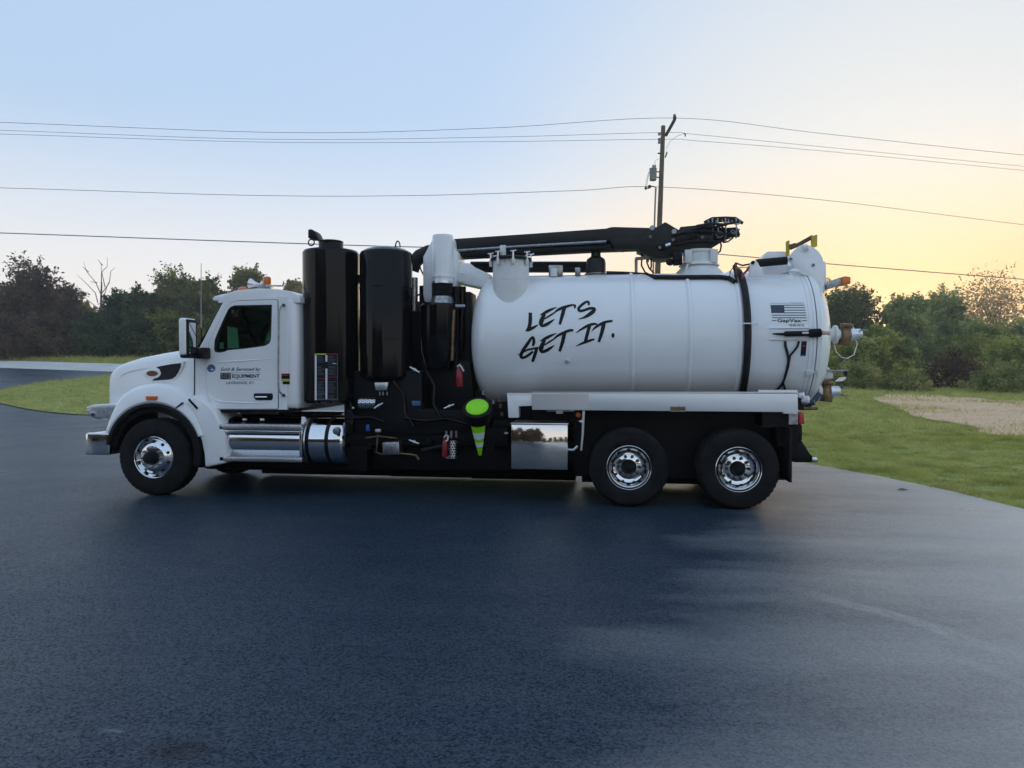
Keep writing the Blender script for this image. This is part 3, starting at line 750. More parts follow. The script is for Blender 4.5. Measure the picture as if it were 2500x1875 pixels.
p = P(583, 1006, .25); MB().ball(p, .025).build('sill_lamp', 'alu', T)

# silencers
def cyl_px(xl, xr_, Y): 
    a, b_ = PX(xl, Y, 750), PX(xr_, Y, 750); return (a+b_)/2, (b_-a)/2*.985
sx, sr = cyl_px(743.5, 875, .62); szt = PZ(810, 606, .4); szb = PZ(810, 985, .3)
sil = MB().lathe([(0,.0),(0,sr*.8),(.0,sr-.03),(.03,sr),(szt-szb-.04,sr),(szt-szb-.01,sr-.02),(szt-szb,sr-.06),(szt-szb+.03,sr*.55),(szt-szb+.03,0)], (sx,.62,szb), (0,0,1), 64).build('silencer', 'black', T)
nz0 = szt+.02
MB().lathe([(0,.19),(.03,.175),(.09,.175),(.11,.18),(.12,.165),(.12,0)], (sx,.62,nz0), (0,0,1), 32).build('silencer_neck', 'black', sil)
fl = pp([(760,564),(768,563),(776,569),(782,581),(785,588),(778,590),(773,584),(760,585)], .62)
MB().prism(fl, .50, .74).build('rain_flap', 'satin', sil, .01)
rg_ = P(760, 592, .62); MB().tube([(rg_.x+.045*math.cos(a), .62, rg_.z+.045*math.sin(a)) for a in [2*math.pi*i/16 for i in range(16)]], .01, 6, True).build('lifting_eye', 'satin', sil)
MB().lathe([(0,sr),(.0,sr+.004),(.012,sr+.004),(.012,sr)], (sx,.62,PZ(810,757,.3)), (0,0,1), 64).build('weld_seam', 'black', sil)
sx2, sr2 = cyl_px(880.5, 1006, .66); szt2 = PZ(943, 608, .45); szb2 = PZ(943, 925, .35); hh = szt2-szb2
sil2 = MB().lathe([(0,0),(0,sr2-.04),(.04,sr2),(hh-.06,sr2),(hh-.02,sr2-.015),(hh+.02,sr2-.08),(hh+.055,sr2*.45),(hh+.06,0)], (sx2,.66,szb2), (0,0,1), 64).build('silencer', 'black', T)
rg_ = P(971, 587, .66); MB().tube([(rg_.x+.035*math.cos(a), .66, rg_.z-.10+.09*math.sin(a)) for a in [math.pi*i/12 for i in range(13)]], .01, 6).build('lifting_eye', 'satin', sil2)
for py in (700, 829): MB().lathe([(0,sr2),(.0,sr2+.004),(.012,sr2+.004),(.012,sr2)], (sx2,.66,PZ(943,py,.35)), (0,0,1), 64).build('weld_seam', 'black', sil2)
MB().box(sx+sr-.05, sx2-sr2+.05, .55, .75, PZ(878,690,.6), PZ(878,672,.6)).build('silencer_link', 'black', T)
# placard on the silencer
py0, py1, pxa, pxb = 863, 977, 768, 824.5
YPL = .62 - sr - .02
def flat(px0, py0_, px1, py1_, Y, thick, name, m_, par):
    return MB().prism(pp([(px0,py0_),(px1,py0_),(px1,py1_),(px0,py1_)], Y), Y, Y+thick).build(name, m_, par)
pl = flat(pxa, py0, pxb, py1, YPL, .012, 'warning_placard', 'decal', T)
k = 0
def pl_bar(a, b_, c, d, m_, nm='placard_print'): flat(a, b_, c, d, YPL-.003, .003, nm, m_, pl)
pl_bar(768,863,796,866,'yellowgreen'); pl_bar(796.5,863,824.5,866,'redpaint')
pl_bar(768.5,867,773,977,'decalw'); pl_bar(794.5,867,799,883,'decalw'); pl_bar(794.5,900,799,977,'decalw')
pl_bar(823,867,824.5,977,'decalgrey'); pl_bar(773.5,924,794,926,'redpaint'); pl_bar(799.5,919,823,921.5,'redpaint'); pl_bar(799.5,888,823,890,'navy'); pl_bar(812,886.5,821,889,'decalw'); pl_bar(773.5,961,794,963,'blue'); pl_bar(773.5,974.5,824,977,'decalgrey')
random.seed(3)
for c0_, c1_ in ((775,793),(801,821)):
    y_ = 870
    while y_ < 972:
        if not any(abs(y_-q) < 3 for q in (925, 920, 889, 962)):
            pl_bar(c0_, y_, c0_+random.uniform(.55,1)*(c1_-c0_), y_+1.1, 'decalgrey', 'placard_text')
        y_ += 3.4
MB().box(PX(768,.5), PX(824,.5), YPL+.012, .4, PZ(800,975,.4), PZ(800,955,.4)).build('placard_bracket', 'satin', T)

# black plant between cab and tank
MB().prism(pp([(838,905),(1030,905),(1030,1000),(1150,1000),(1150,1055),(1040,1062),(840,1062)], .5), .5, 1.95).build('blower_cabinet', 'satin', T, .02)
MB().prism(pp([(1030,880),(1148,880),(1160,1000),(1030,1000)], .8), .8, 1.8).build('pump_box', 'satin', T, .02)
MB().box(PX(842,.5), PX(1240,.5), .55, 1.9, .70, .98).build('under_tray', 'satin', T, .02)
for px, r, yb in ((860,.05,1085),(905,.04,1090),(1050,.05,1075),(1200,.06,1090)):
    p = P(px, yb, .6); MB().cyl((p.x, .5, p.z), (p.x, 1.8, p.z), r).build('crossing_pipe', 'satin', T)
# cyclone and its hose
cxx, cr = cyl_px(1019, 1108, .75); cz1 = PZ(1064, 738, .5); cz0 = PZ(1064, 900, .5)
cyc = MB().lathe([(0,.0),(0,cr*.7),(.25,cr*.95),(.5,cr),(cz1-cz0-.03,cr),(cz1-cz0,cr-.03),(cz1-cz0,0)], (cxx+.05,.75,cz0), (0,0,1), 48).build('cyclone', 'black', T)
hx, hr = cyl_px(1056, 1107, .72)
MB().lathe([(0,hr),(.62,hr),(.66,hr*.96),(.67,0)], (hx,.72,PZ(1080,686,.6)), (0,0,1), 36).build('suction_elbow', 'white', T)
MB().lathe([(0,hr+.001),(.0,hr+.012),(.03,hr+.012),(.03,hr+.001)], (hx,.72,PZ(1080,676,.6)), (0,0,1), 36).build('elbow_flange', 'white', T)
hz0 = PZ(1080, 724, .6); hz1 = PZ(1080, 689, .6)
MB().lathe([((hz1-hz0)*i/16, hr*(1.02 if i % 2 else .95)) for i in range(17)], (hx-.01,.72,hz0), (0,0,1), 32).build('flex_hose', 'hose', T)
MB().lathe([(0,hr+.03),(.1,hr+.01),(.14,hr)], (hx-.01,.72,hz0-.13), (0,0,1), 32).build('hose_clamp', 'steel', T)
MB().lathe([(0,hr+.006),(.03,hr+.006)], (hx-.005,.72,hz1-.01), (0,0,1), 32).build('hose_clamp', 'alu', T)
MB().prism(pp([(1036,627),(1040,622),(1057,590),(1068,583),(1110,583),(1113,610),(1122,618),(1122,650),(1110,740),(1040,740),(1036,720)], .95), .85, 1.35).build('boom_rest', 'white', T, .03)
MB().prism(pp([(1098,648),(1112,642),(1150,644),(1158,652),(1200,672),(1190,706),(1150,697),(1108,688)], 1.0), .95, 1.4).build('boom_cradle', 'white', T, .015)
MB().prism(pp([(1108,664),(1134,668),(1134,688),(1108,684)], .94), .93, .96).build('cradle_gusset', 'offwhite', T)
MB().tube([P(1113,700,.8), P(1113,752,.8), P(1113,900,.8)], .05, 12).build('standpipe', 'satin', T)
MB().tube([P(1128,700,1.0), P(1128,760,1.0), P(1125,860,1.0)], .06, 12).build('standpipe', 'black', T)
MB().tube([P(1102,748,.7), P(1135,748,.75)], .03, 10).build('pipe_clamp', 'steel', T)
MB().tube([P(1108,757,.62), P(1106,800,.6), P(1104,880,.6)], .022, 10).build('copper_pipe', 'brass', T)
MB().tube([P(1005,660,1.3), P(1012,640,1.3), P(1025,626,1.3), P(1046,616,1.3), P(1080,610,1.3)], .11, 14).build('overhead_hose', 'hose', T)
MB().tube([P(1025,640,1.2), P(1026,655,1.2), P(1034,672,1.2), P(1045,678,1.2)], .012, 6).build('control_cable', 'hose', T)
MB().cyl(P(1011,678,.9), P(1011,760,.9), .055).build('filter_pipe', 'steel', T)
MB().cyl(P(1032,698,1.0), P(1032,760,1.0), .05).build('filter_pipe', 'satin', T)
MB().tube([P(1020,760,.7), P(1016,740,.7), P(1018,722,.7), P(1030,716,.7)], .015).build('control_cable', 'hose', T)
MB().box(PX(1000,1.5), PX(1150,1.5), 1.5, 1.6, 1.0, PZ(1060,735,1.5)).build('filter_house', 'satin', T, .02)
MB().box(PX(1110,1.0), PX(1150,1.0), 1.0, 1.45, 1.0, PZ(1130,712,1.0)).build('filter_house', 'satin', T, .02)
MB().lathe([(0,0),(.02,.30),(.05,fr),(1.7,fr),(1.73,.30),(1.75,0)], (ft0.x, 2*YC-fy, ftz), (1,0,0), 40).build('fuel_tank', 'chrome', T)
MB().box(.62, 2.85, 1.95, 2.34, .05, .5).build('blocking_cover', 'satin', T, .02)  # unseen low box, added to block light passing under the truck
MB().box(5.95, 8.6, 1.72, 1.80, .05, 1.0).build('blocking_skirt', 'satin', T)  # hidden far-side panel, dropped near the ground to stop bright reflections
MB().box(2.84, 4.22, 1.9, 2.36, .05, 1.1).build('blocking_box', 'satin', T, .02)  # hidden box reaching down low to keep backlight off the ground
MB().box(4.2, 5.85, 1.85, 2.38, .05, 1.1).build('tool_box', 'satin', T, .01)  # hidden far-side box, stretched downwards to shade the ground beneath
MB().box(2.92, 5.95, .75, 1.6, .32, .80).build('transfer_case', 'satin', T, .06)
MB().box(PX(1150,.9), PX(1330,.9), .9, 1.6, 1.0, PZ(1240,955,.9)).build('tank_saddle', 'satin', T, .01)
# valves, levers and fittings
def lever(a, b_, Y):
    p, q = P(*a, Y), P(*b_, Y)
    MB().tube([p, (p+q)/2 + Vector((0,-.015,.0)), q], [.012,.016,.010], 8).ball((p+q)/2, .025, .02, .025).build('valve_lever', 'alu', T)
lever((1001,896),(1024,909), .45); lever((1085,997),(1109,987), .42); lever((999,1074),(1023,1083), .40); lever((914,997),(935,984), .40)
p = P(932, 942, .42); MB().prism(pp([(915,934),(949,933),(945,953),(918,953)], .42), .40, .48).build('work_lamp', 'alu', T, .01)
def guard(px0, px1, py0_, py1_, Y, axis):
    a = P(px0, (py0_+py1_)/2, Y); b2 = P(px1, (py0_+py1_)/2, Y)
    if axis == 'x':
        r = (PZ(px0,py0_,Y)-PZ(px0,py1_,Y))/2; o = Vector((a.x, Y+r, a.z)); L_ = b2.x-a.x; ax = Vector((1,0,0))
    else:
        r = (b2.x-a.x)/2; o = Vector(((a.x+b2.x)/2, Y+r, PZ(px0,py1_,Y))); L_ = PZ(px0,py0_,Y)-PZ(px0,py1_,Y); ax = Vector((0,0,1))
    g_ = MB().cyl(o, o+ax*L_, r, n=28).build('perforated_guard', 'polish', T)
    m = MB(); u = Vector((0,-1,0)); w_ = ax.cross(u); rows = 9; st_ = math.pi/rows; n = int(L_/(r*st_*.9))
    for i in range(n):
        for j in range(rows):
            th = -math.pi/2 + st_*(j+.5+(.5 if i % 2 else 0)); dv = u*math.cos(th)+w_*math.sin(th)
            c = o+ax*(L_*(i+.5)/n)+dv*r; m.cyl(c-dv*.003, c+dv*.0015, r*st_*.36, n=6)
    tag(m.build('guard_holes', 'decal', g_), kind='stuff')
guard(874, 915, 970, 1002, .38, 'x'); guard(1081, 1116, 1076, 1119, .36, 'z')
MB().prism(pp([(1004,979),(1027,979),(1025,991),(1007,991)], .45), .44, .5).build('sight_glass', 'blue', T, .008)
MB().prism(pp([(932,1080),(974,1078),(976,1111),(934,1111)], .42), .42, .62).build('pump_head', 'steel', T, .02)
MB().tube([P(893,1069,.42), P(925,1065,.42), P(968,1070,.42)], .012).build('brass_pipe', 'brass', T)
MB().tube([P(922,1060,.42), P(921,1085,.42), P(918,1104,.42), P(935,1110,.42)], .012).build('brass_pipe', 'brass', T)
MB().tube([P(975,1107,.42), P(1000,1109,.42), P(1016,1112,.42), P(1022,1122,.42)], [.012,.014,.014,.02]).build('hose_tail', 'brass', T)
p = P(898, 1047, .42); MB().cyl(p+Vector((0,0,-.03)), p+Vector((0,0,.06)), .03, .025).build('valve_cap', 'bluecap', T, .006)
MB().cyl(P(923,1055,.42), P(923,1047,.42), .045).build('filter_bowl', 'clear', T, .006)
for px in (927, 935, 945): MB().cyl(P(px, 965, .42), P(px, 956, .42), .012).build('grease_fitting', 'steel', T)
p = P(862, 996, .4); MB().ball(p, .02).build('clearance_stud', 'alu', T)
MB().tube([P(1030,1100,.5), P(1075,1090,.55), P(1140,1083,.6)], .03).build('transfer_hose', 'hose', T)
for px, py in ((1205,980),(1218,975),(1225,1010),(1222,990),(1180,958)):
    MB().cyl(P(px, py+6, .5), P(px, py-4, .5), .022).build('pipe_fitting', 'brass' if px > 1215 else 'steel', T)
for px in (1090, 1102, 1114): MB().cyl(P(px, 1068, .4), P(px, 1052, .4), .016).build('clamp_bolt', 'steel', T)

# debris tank
TZ, TR = 2.215, .95
TX0, TX1 = 4.66, 8.99
prof = [(4.36,0),(4.37,.25),(4.40,.48),(4.45,.68),(4.52,.82),(4.60,.905),(4.68,.942),(4.74,TR),(8.955,TR)]
tank = MB().lathe(prof, (0,YC,TZ), (1,0,0), 128).build('debris_tank', 'tankwhite', T, ang=28)
MB().lathe([(8.955,TR-.02),(8.955,TR+.012),(8.985,TR+.012),(8.985,TR-.02)], (0,YC,TZ), (1,0,0), 128).build('tank_ring', 'tankwhite', tank)
MB().lathe([(8.985,TR-.03),(9.0,TR-.03)], (0,YC,TZ), (1,0,0), 96).build('door_seal', 'decal', tank)
MB().lathe([(8.999,TR-.02),(8.999,TR+.012),(9.05,TR+.012),(9.07,TR-.005),(9.12,TR-.05),(9.22,.74),(9.30,.5),(9.345,.25),(9.36,0)], (0,YC,TZ), (1,0,0), 128).build('tank_door', 'tankwhite', T, ang=28)
for x, w_ in ((6.66,.032),(7.41,.032),(8.05,.034),(8.905,.014)):
    MB().lathe([(-w_,TR-.005),(-w_*.7,TR+w_*.55),(0,TR+w_*.8),(w_*.7,TR+w_*.55),(w_,TR-.005)], (x,YC,TZ), (1,0,0), 128).build('stiffener_rib', 'tankwhite', tank, ang=60)
def on_tank(px, py, off=.004):
    d = ray(px, py); oy, oz = CY-YC, CZ-TZ; r = TR+off
    A = d.y**2+d.z**2; B = 2*(oy*d.y+oz*d.z); c = oy*oy+oz*oz-r*r; D = B*B-4*A*c
    t = (-B-math.sqrt(max(0, D)))/(2*A)
    return Vector((CX+t*d.x, CY+t*d.y, CZ+t*d.z))
# brush lettering
zz = lambda p: (1200+p[0]/5.53, 680+p[1]/5.53)
E1 = [[(655,492,10),(700,470,30),(740,450,42),(800,420,34),(880,386,8)], [(715,475,44),(685,545,58),(668,600,60),(685,638,40),(740,620,44),(790,590,36),(850,548,9)], [(715,545,18),(790,498,24),(880,440,14)]]
T1 = [[(835,470,8),(900,420,34),(990,385,40),(1080,358,26),(1118,356,18)], [(985,388,50),(955,500,48),(920,622,34)]]
strokes = [[(524,460,46),(523,560,50),(512,640,48),(480,706,34)], [(458,700,14),(490,700,36),(540,675,42),(590,648,30),(632,622,8)]] + E1 + T1
strokes += [[(1118,352,30),(1127,376,32),(1120,404,14)],
 [(1312,362,22),(1312,325,34),(1285,312,30),(1225,350,36),(1178,400,38),(1190,436,36),(1240,430,36),(1330,402,36),(1385,408,42),(1375,440,52),(1320,485,50),(1250,525,28),(1172,548,8)]]
strokes += [[(558,912,30),(572,850,40),(560,796,34),(530,815,36),(480,890,44),(425,970,44),(398,1040,44),(420,1070,36),(490,1040,36),(560,985,30)], [(612,935,44),(585,1030,44),(552,1125,36)], [(345,1030,6),(400,1012,14),(480,965,26),(560,948,28),(640,925,12)]]
strokes += [[(x_, y_+352, w_) for x_, y_, w_ in s_] for s_ in E1]
strokes += [[(825,826,8),(900,768,34),(990,725,40),(1060,700,36),(1106,700,30)], [(985,735,50),(958,860,48),(918,984,34)]]
strokes += [[(1142,732,8),(1220,680,30),(1310,632,38),(1390,612,32),(1428,622,14)], [(1325,635,46),(1295,740,46),(1268,850,44)], [(1138,914,6),(1200,886,26),(1290,850,36),(1388,818,26)]]
strokes += [[(1350,715,6),(1400,662,28),(1480,612,38),(1560,582,34),(1634,572,28)], [(1517,605,54),(1488,730,50),(1448,858,34)], [(1642,738,28),(1640,766,42),(1638,798,26)]]
mb_l = MB()
for si, s_ in enumerate(strokes):
    pts = []
    for i in range(len(s_)-1):                 # Catmull-Rom through the brush path
        p0, p1, p2, p3 = s_[max(0,i-1)], s_[i], s_[i+1], s_[min(len(s_)-1,i+2)]
        for t in [q/6 for q in range(6)]:
            pts.append(tuple(.5*((2*b1)+(-a1+c1)*t+(2*a1-5*b1+4*c1-d1)*t*t+(-a1+3*b1-3*c1+d1)*t**3) for a1, b1, c1, d1 in zip(p0, p1, p2, p3)))
    pts.append(s_[-1]); vs = []
    for i, (x_, y_, w_) in enumerate(pts):
        a1 = pts[max(0,i-1)]; b1 = pts[min(len(pts)-1,i+1)]; dx, dy = b1[0]-a1[0], b1[1]-a1[1]; l = math.hypot(dx, dy) or 1
        w_ = max(2, w_) * .5 * (1 + .09*noise.noise(Vector((x_*.07, y_*.07, si))))
        ox, oy = -dy/l*w_, dx/l*w_
        off = .003 + .0004*(si % 6)
        vs += [on_tank(*zz((x_+ox, y_+oy)), off), on_tank(*zz((x_-ox, y_-oy)), off)]
    mb_l.add(vs, [[2*i, 2*i+1, 2*i+3, 2*i+2] for i in range(len(pts)-1)])
mb_l.build('brush_lettering', 'decal', tank)

# typed lettering: outline font laid on a surface
def lettering(body, rect, place, material, parent, name='lettering', shear=0., bold=0., slant=0., sub=False):
    cu = bpy.data.curves.new('t', 'FONT'); cu.body = body; cu.shear = shear; cu.offset = bold; cu.resolution_u = 3
    o = bpy.data.objects.new('t', cu); C.objects.link(o); dg = bpy.context.evaluated_depsgraph_get()
    me = bpy.data.meshes.new_from_object(o.evaluated_get(dg)); bpy.data.objects.remove(o); bpy.data.curves.remove(cu)
    xs = [v.co.x for v in me.vertices]; ys = [v.co.y for v in me.vertices]
    x0, x1, y0, y1 = min(xs), max(xs), min(ys), max(ys)
    for v in me.vertices:
        a = (v.co.x-x0)/(x1-x0); b_ = (v.co.y-y0)/(y1-y0)
        v.co = place(rect[0]+a*(rect[2]-rect[0])+slant*(1-b_), rect[3]+b_*(rect[1]-rect[3]))
    me.materials.clear(); me.name = name
    return link(name, me, material, parent)
onto_tank = lambda a, b_: on_tank(a, b_, .004)
onto_door = lambda a, b_: P(a, b_, .1655)
lettering('Sold & Serviced by', (538,897,637,908), onto_door, 'navy', door, shear=.35, bold=.012)
flat(538,911,563.5,926,.1655,.003,'logo_block','decal',door)
lettering('502', (539.5,913,562.5,924), lambda a, b_: P(a, b_, .1635), 'alu', door, bold=-.005)
lettering('EQUIPMENT', (566.5,913.5,634,924.5), onto_door, 'decal', door, bold=.025)
flat(538,909.6,638,910.2,.1658,.002,'logo_line','decalgrey',door); flat(564,926.6,638,927.1,.1658,.002,'logo_line','decalgrey',door)
lettering('LAGRANGE, KY', (552.5,931,621,939), onto_door, 'decalgrey', door, bold=.012)
sl = [P(a, b_, .1650) for a, b_ in oval(515.5, 899, 10, 9.5)]
plate(sl, .003).build('round_seal', 'blue', door)
plate([P(a, b_, .1632) for a, b_ in oval(513, 896.5, 4, 2.4)], .0015).build('seal_print', 'decalgrey', door); plate([P(a, b_, .1632) for a, b_ in oval(518, 902, 3.4, 2.2)], .0015).build('seal_print', 'decalw', door)
# flag and maker's lettering on the tank rear
zf = lambda x_, y_: (1840+x_/5.922, 700+y_/5.925)
def quad_tank(c, name, m_, off=.003, n=6, zf=zf):
    vs = []
    for i in range(n+1):
        t = i/n
        for j in (0, 1):
            a = (c[0][0]*(1-t)+c[1][0]*t, c[0][1]*(1-t)+c[1][1]*t); b2 = (c[3][0]*(1-t)+c[2][0]*t, c[3][1]*(1-t)+c[2][1]*t)
            q = a if j == 0 else b2; vs.append(on_tank(*zf(*q), off))
    return MB().add(vs, [[2*i, 2*i+1, 2*i+3, 2*i+2] for i in range(n)]).build(name, m_, tank)
quad_tank([(240,264),(440,264),(448,380),(258,380)], 'flag_canton', 'navy')
for i in range(6):                                  # pale diagonal hatching where the stars are
    a = 262+i*33
    quad_tank([(a,268+max(0,0)),(a+7,268),(max(a-58,250)+8,374),(max(a-58,250),374)], 'flag_hatching', 'decalgrey', .0042, 2)
for i, y_ in enumerate((264, 300, 336, 374)): quad_tank([(442+i*2,y_-3),(738+i*6,y_-3),(738+i*6+1,y_+8),(442+i*2,y_+8)], 'flag_stripe', 'navy')
for i, y_ in enumerate((411, 448)): quad_tank([(262+2*i,y_-5),(758+5*i,y_-5),(759+5*i,y_+6),(262+2*i,y_+6)], 'flag_stripe', 'navy')
quad_tank([(266,484),(328,484),(328,495),(266,495)], 'flag_stripe', 'navy', n=2); quad_tank([(694,484),(770,484),(770,495),(694,495)], 'flag_stripe', 'navy', n=2)
def zr(a, b_, c, d): p, q = zf(a, b_), zf(c, d); return (p[0], p[1], q[0], q[1])
lettering('GapVax', zr(342,462,690,528), onto_tank, 'decal', tank, bold=.02)
lettering('VHE1012', zr(505,536,728,574), onto_tank, 'decalgrey', tank, bold=.02)
lettering('Sold & Serviced by', zr(242,230,505,250), onto_tank, 'decalgrey', tank, shear=.3)
lettering('502 EQUIPMENT', zr(515,228,730,248), onto_tank, 'decalgrey', tank)
# side hatch (vertical neck leaning out of the tank side)
mx, mr = cyl_px(1203, 1292, .66); mz = PZ(1247, 627, .45)
man = MB().lathe([(2.35,mr),(mz,mr),(mz,mr+.0)], (mx,.66,0), (0,0,1), 56).build('side_hatch', 'offwhite', T)
MB().lathe([(mz-.03,mr+.02),(mz-.03,mr+.035),(mz,mr+.035),(mz+.01,mr+.02),(mz+.025,mr-.03),(mz+.03,0)], (mx,.66,0), (0,0,1), 48).build('hatch_lid', 'satin', man)
for k in range(8):
    th = 2*math.pi*(k+.3)/8; c = Vector((mx+(mr+.03)*math.cos(th), .66+(mr+.03)*math.sin(th), mz-.02))
    MB().box(c.x-.02, c.x+.02, c.y-.02, c.y+.02, c.z-.09, c.z+.0).build('hatch_lug', 'offwhite', man, .006)
    MB().cyl(c, c+Vector((0,0,.10)), .012).tube([c+Vector((-.04,0,.09)), c+Vector((0,0,.085)), c+Vector((.04,.01,.10))], .011, 6).build('hatch_wing_nut', 'alu', man)
MB().prism(pp([(1222,600),(1236,600),(1236,626),(1222,624)], .5), .44, .47).build('hatch_handle', 'offwhite', man, .004)
MB().tube([P(1233,640,.40), P(1233,628,.39), P(1254,628,.39), P(1254,640,.40)], .009, 6).build('hatch_hinge', 'alu', man)
MB().lathe([(0,mr+.0005),(.0,mr+.004),(.012,mr+.004),(.012,mr+.0005)], (mx,.66,PZ(1247,680,.42)), (0,0,1), 48).build('hatch_weld', 'offwhite', man)
# tank top fittings
for (a, b_, c, d) in ((1340,648,1374,668),(1404,654,1417,668)):
    MB().prism(pp([(a,b_),(c,b_),(c,d+6),(a,d+6)], .95), .9, 1.02).build('relief_valve', 'steel', T, .01)
MB().cyl(P(1352,675,.9), P(1352,655,.9), .05).build('relief_valve_stem', 'offwhite', T)
p = P(1386, 821+60, .3); pt = on_tank(1385, 881, .0); MB().lathe([(0,.03),(.03,.028),(.04,.02),(.04,0)], pt, (0,-1,-.1), 14).build('drain_boss', 'alu', tank)
# boom rest post and hoses on the tank
rx_, rr_ = cyl_px(1430, 1479, 1.22)
MB().lathe([(0,rr_),(.20,rr_),(.26,rr_*.9),(.30,rr_*.5),(.40,rr_*.45),(.55,rr_*.45)], (rx_,YC,PZ(1455,672,1.0)), (0,0,1), 32).build('boom_post', 'boom', T)
for k in range(3): MB().lathe([(0,rr_+.02),(.015,rr_+.02)], (rx_,YC,PZ(1455,676-k*5,1.0)), (0,0,1), 32).build('boom_post_plate', 'steel', T)
MB().tube([P(1150,652,1.5), P(1300,652,1.5), P(1440,652,1.5)], .085, 16).build('suction_pipe', 'hose', T)
# boom: two nested box sections, knuckle, turret
b1 = MB().prism(pp([(1108,583),(1300,570),(1480,557.5),(1488,555),(1497,553.5),(1590,556),(1600,583),(1440,590),(1110,612)], 1.05), 1.05, 1.42).build('boom_arm', 'boom', T, .012)
MB().prism(pp([(1112,606),(1440,585),(1598,580),(1600,600),(1560,608),(1443,612),(1118,629)], 1.12), 1.12, 1.36).build('boom_inner_arm', 'satin', T, .012)
MB().prism(pp([(1488,585),(1590,572),(1598,600),(1560,608),(1500,609)], 1.03), 1.03, 1.1).build('boom_cheek', 'boom', T, .01)
MB().tube([P(1118,612,1.02), P(1300,600,1.02), P(1480,590,1.02)], .022, 10).build('boom_ram_rod', 'steel', T)
MB().tube([P(1118,621,1.06), P(1300,611,1.06), P(1490,603,1.06)], .035, 10).build('boom_hose', 'hose', T)
kn = MB().prism(pp([(1585,556),(1605,553),(1618,545),(1624,541),(1632,545),(1645,553),(1659,561),(1661,553),(1690,550),(1721,547),(1730,541),(1738,565),(1745,590),(1740,604),(1732,610),(1660,613),(1650,617),(1640,628),(1617,631),(1599,628),(1580,617),(1556,608)], 1.0), 1.02, 1.45).build('boom_knuckle', 'boom', T, .01)
MB().prism(pp([(1600,600),(1700,566),(1706,576),(1612,612)], .98), .98, 1.03).build('knuckle_ram', 'satin', T, .008)
MB().tube([P(1625,600,.97), P(1637,596,.97)], .025, 10).build('ram_rod', 'alu', T)
for (a, b_) in ((1643,585),(1715,579),(1611,604),(1588,578)): MB().cyl(P(a, b_, 1.03), P(a, b_, .97), .022, n=10).build('knuckle_pin', 'steel', T)
for (a, b_) in ((1592,556),(1646,565)): MB().cyl(P(a, b_, 1.03), P(a, b_, .985), .035, n=12).build('knuckle_lamp', 'alu', T)
tx_, tr_ = cyl_px(1666, 1746, 1.22)
MB().lathe([(0,tr_+.06),(.04,tr_+.03),(.05,tr_),(.17,tr_),(.19,tr_+.02),(.22,tr_+.02)], (tx_,YC,PZ(1706,645,1.0)), (0,0,1), 40).build('turret_ring', 'offwhite', T)
for s_ in (-1, 1): MB().box(tx_+s_*(tr_-.05)-.05, tx_+s_*(tr_-.05)+.05, YC-tr_-.02, YC-tr_+.06, PZ(1706,640,.95), PZ(1706,608,.95)).build('turret_lug', 'offwhite', T, .008)
MB().lathe([(0,tr_*1.75),(.06,tr_*1.6),(.12,tr_*1.35),(.18,tr_*1.08),(.22,tr_*1.0)], (tx_,YC,PZ(1706,678,1.0)), (0,0,1), 40).build('turret_pedestal', 'offwhite', T)
MB().prism(pp([(1676,645),(1681,645),(1676,668),(1681,680),(1676,680),(1670,668)], .80), .78, .81).build('pedestal_gusset', 'offwhite', T)
MB().cyl(P(1643,632,.95), P(1664,630,.95), .10, n=18).ball(P(1636,640,.95), .06, .06, .05).build('slew_motor', 'satin', T)
# hose cage at the boom end
cage = empty('hose_cage', tuple(P(1770,560,1.2))); cage.parent = T; cage.matrix_parent_inverse = Matrix.Translation(T.location).inverted()
MB().tube([P(1722,547,1.1), P(1740,537,1.1), P(1770,535,1.1), P(1795,536,1.1), P(1814,545,1.1)], [.05,.045,.04,.04,.02], 10).build('hose_bundle', 'hose', cage)
MB().tube([P(1738,560,1.2), P(1770,562,1.2), P(1798,560,1.2), P(1802,575,1.2)], .035, 8).build('hose_bundle', 'hose', cage)
MB().tube([P(1735,590,1.15), P(1755,586,1.15), P(1780,578,1.15)], .03, 8).build('hose_bundle', 'hose', cage)
MB().prism(pp([(1732,549),(1760,556),(1768,566),(1796,562),(1799,572),(1775,582),(1758,592),(1738,604)], 1.15), 1.12, 1.3).build('hose_block', 'satin', cage, .01)
for k_, (a, b_, c, d) in enumerate(((1700,552,1800,543),(1705,566,1790,571),(1690,560,1775,548),(1695,590,1768,588),(1640,575,1740,556),(1650,598,1735,582))):
    MB().tube([P(a,b_,1.0), P((a*2+c)/3,(b_*2+d)/3-3,.97), P((a+c*2)/3,(b_+d*2)/3+2,.98), P(c,d,1.04)], .018, 7).build('boom_hose', 'hose', cage)
for px in (1739, 1752, 1771, 1797):
    MB().tube([P(px,533,1.05), P(px+1,560,1.0), P(px,582,1.05)], .010, 6).build('cage_rod', 'steel', cage)
for (px, py, r) in ((1739,540,.055),(1771,538,.045),(1797,540,.055),(1790,566,.03),(1756,572,.05),(1776,584,.04)):
    c = P(px, py, 1.05); MB().tube([(c.x+r*math.cos(a), c.y+.05*math.sin(a), c.z+r*math.sin(a)) for a in [2*math.pi*i/14 for i in range(14)]], .008, 5, True).build('cage_loop', 'wire', cage)
for (a, b_, c, d) in ((1742,548,1765,578),(1750,543,1782,562),(1760,580,1805,560),(1765,592,1790,580),(1745,570,1805,577)):
    MB().tube([P(a,b_,1.12), P((a+c)/2, (b_+d)/2+4, 1.08), P(c,d,1.12)], .012, 6).build('cage_hose', 'hose', cage)
MB().tube([P(1758,588,1.2), P(1761,600,1.2), P(1758,614,1.2), P(1748,620,1.2)], .012, 6).build('turret_cable', 'hose', T)
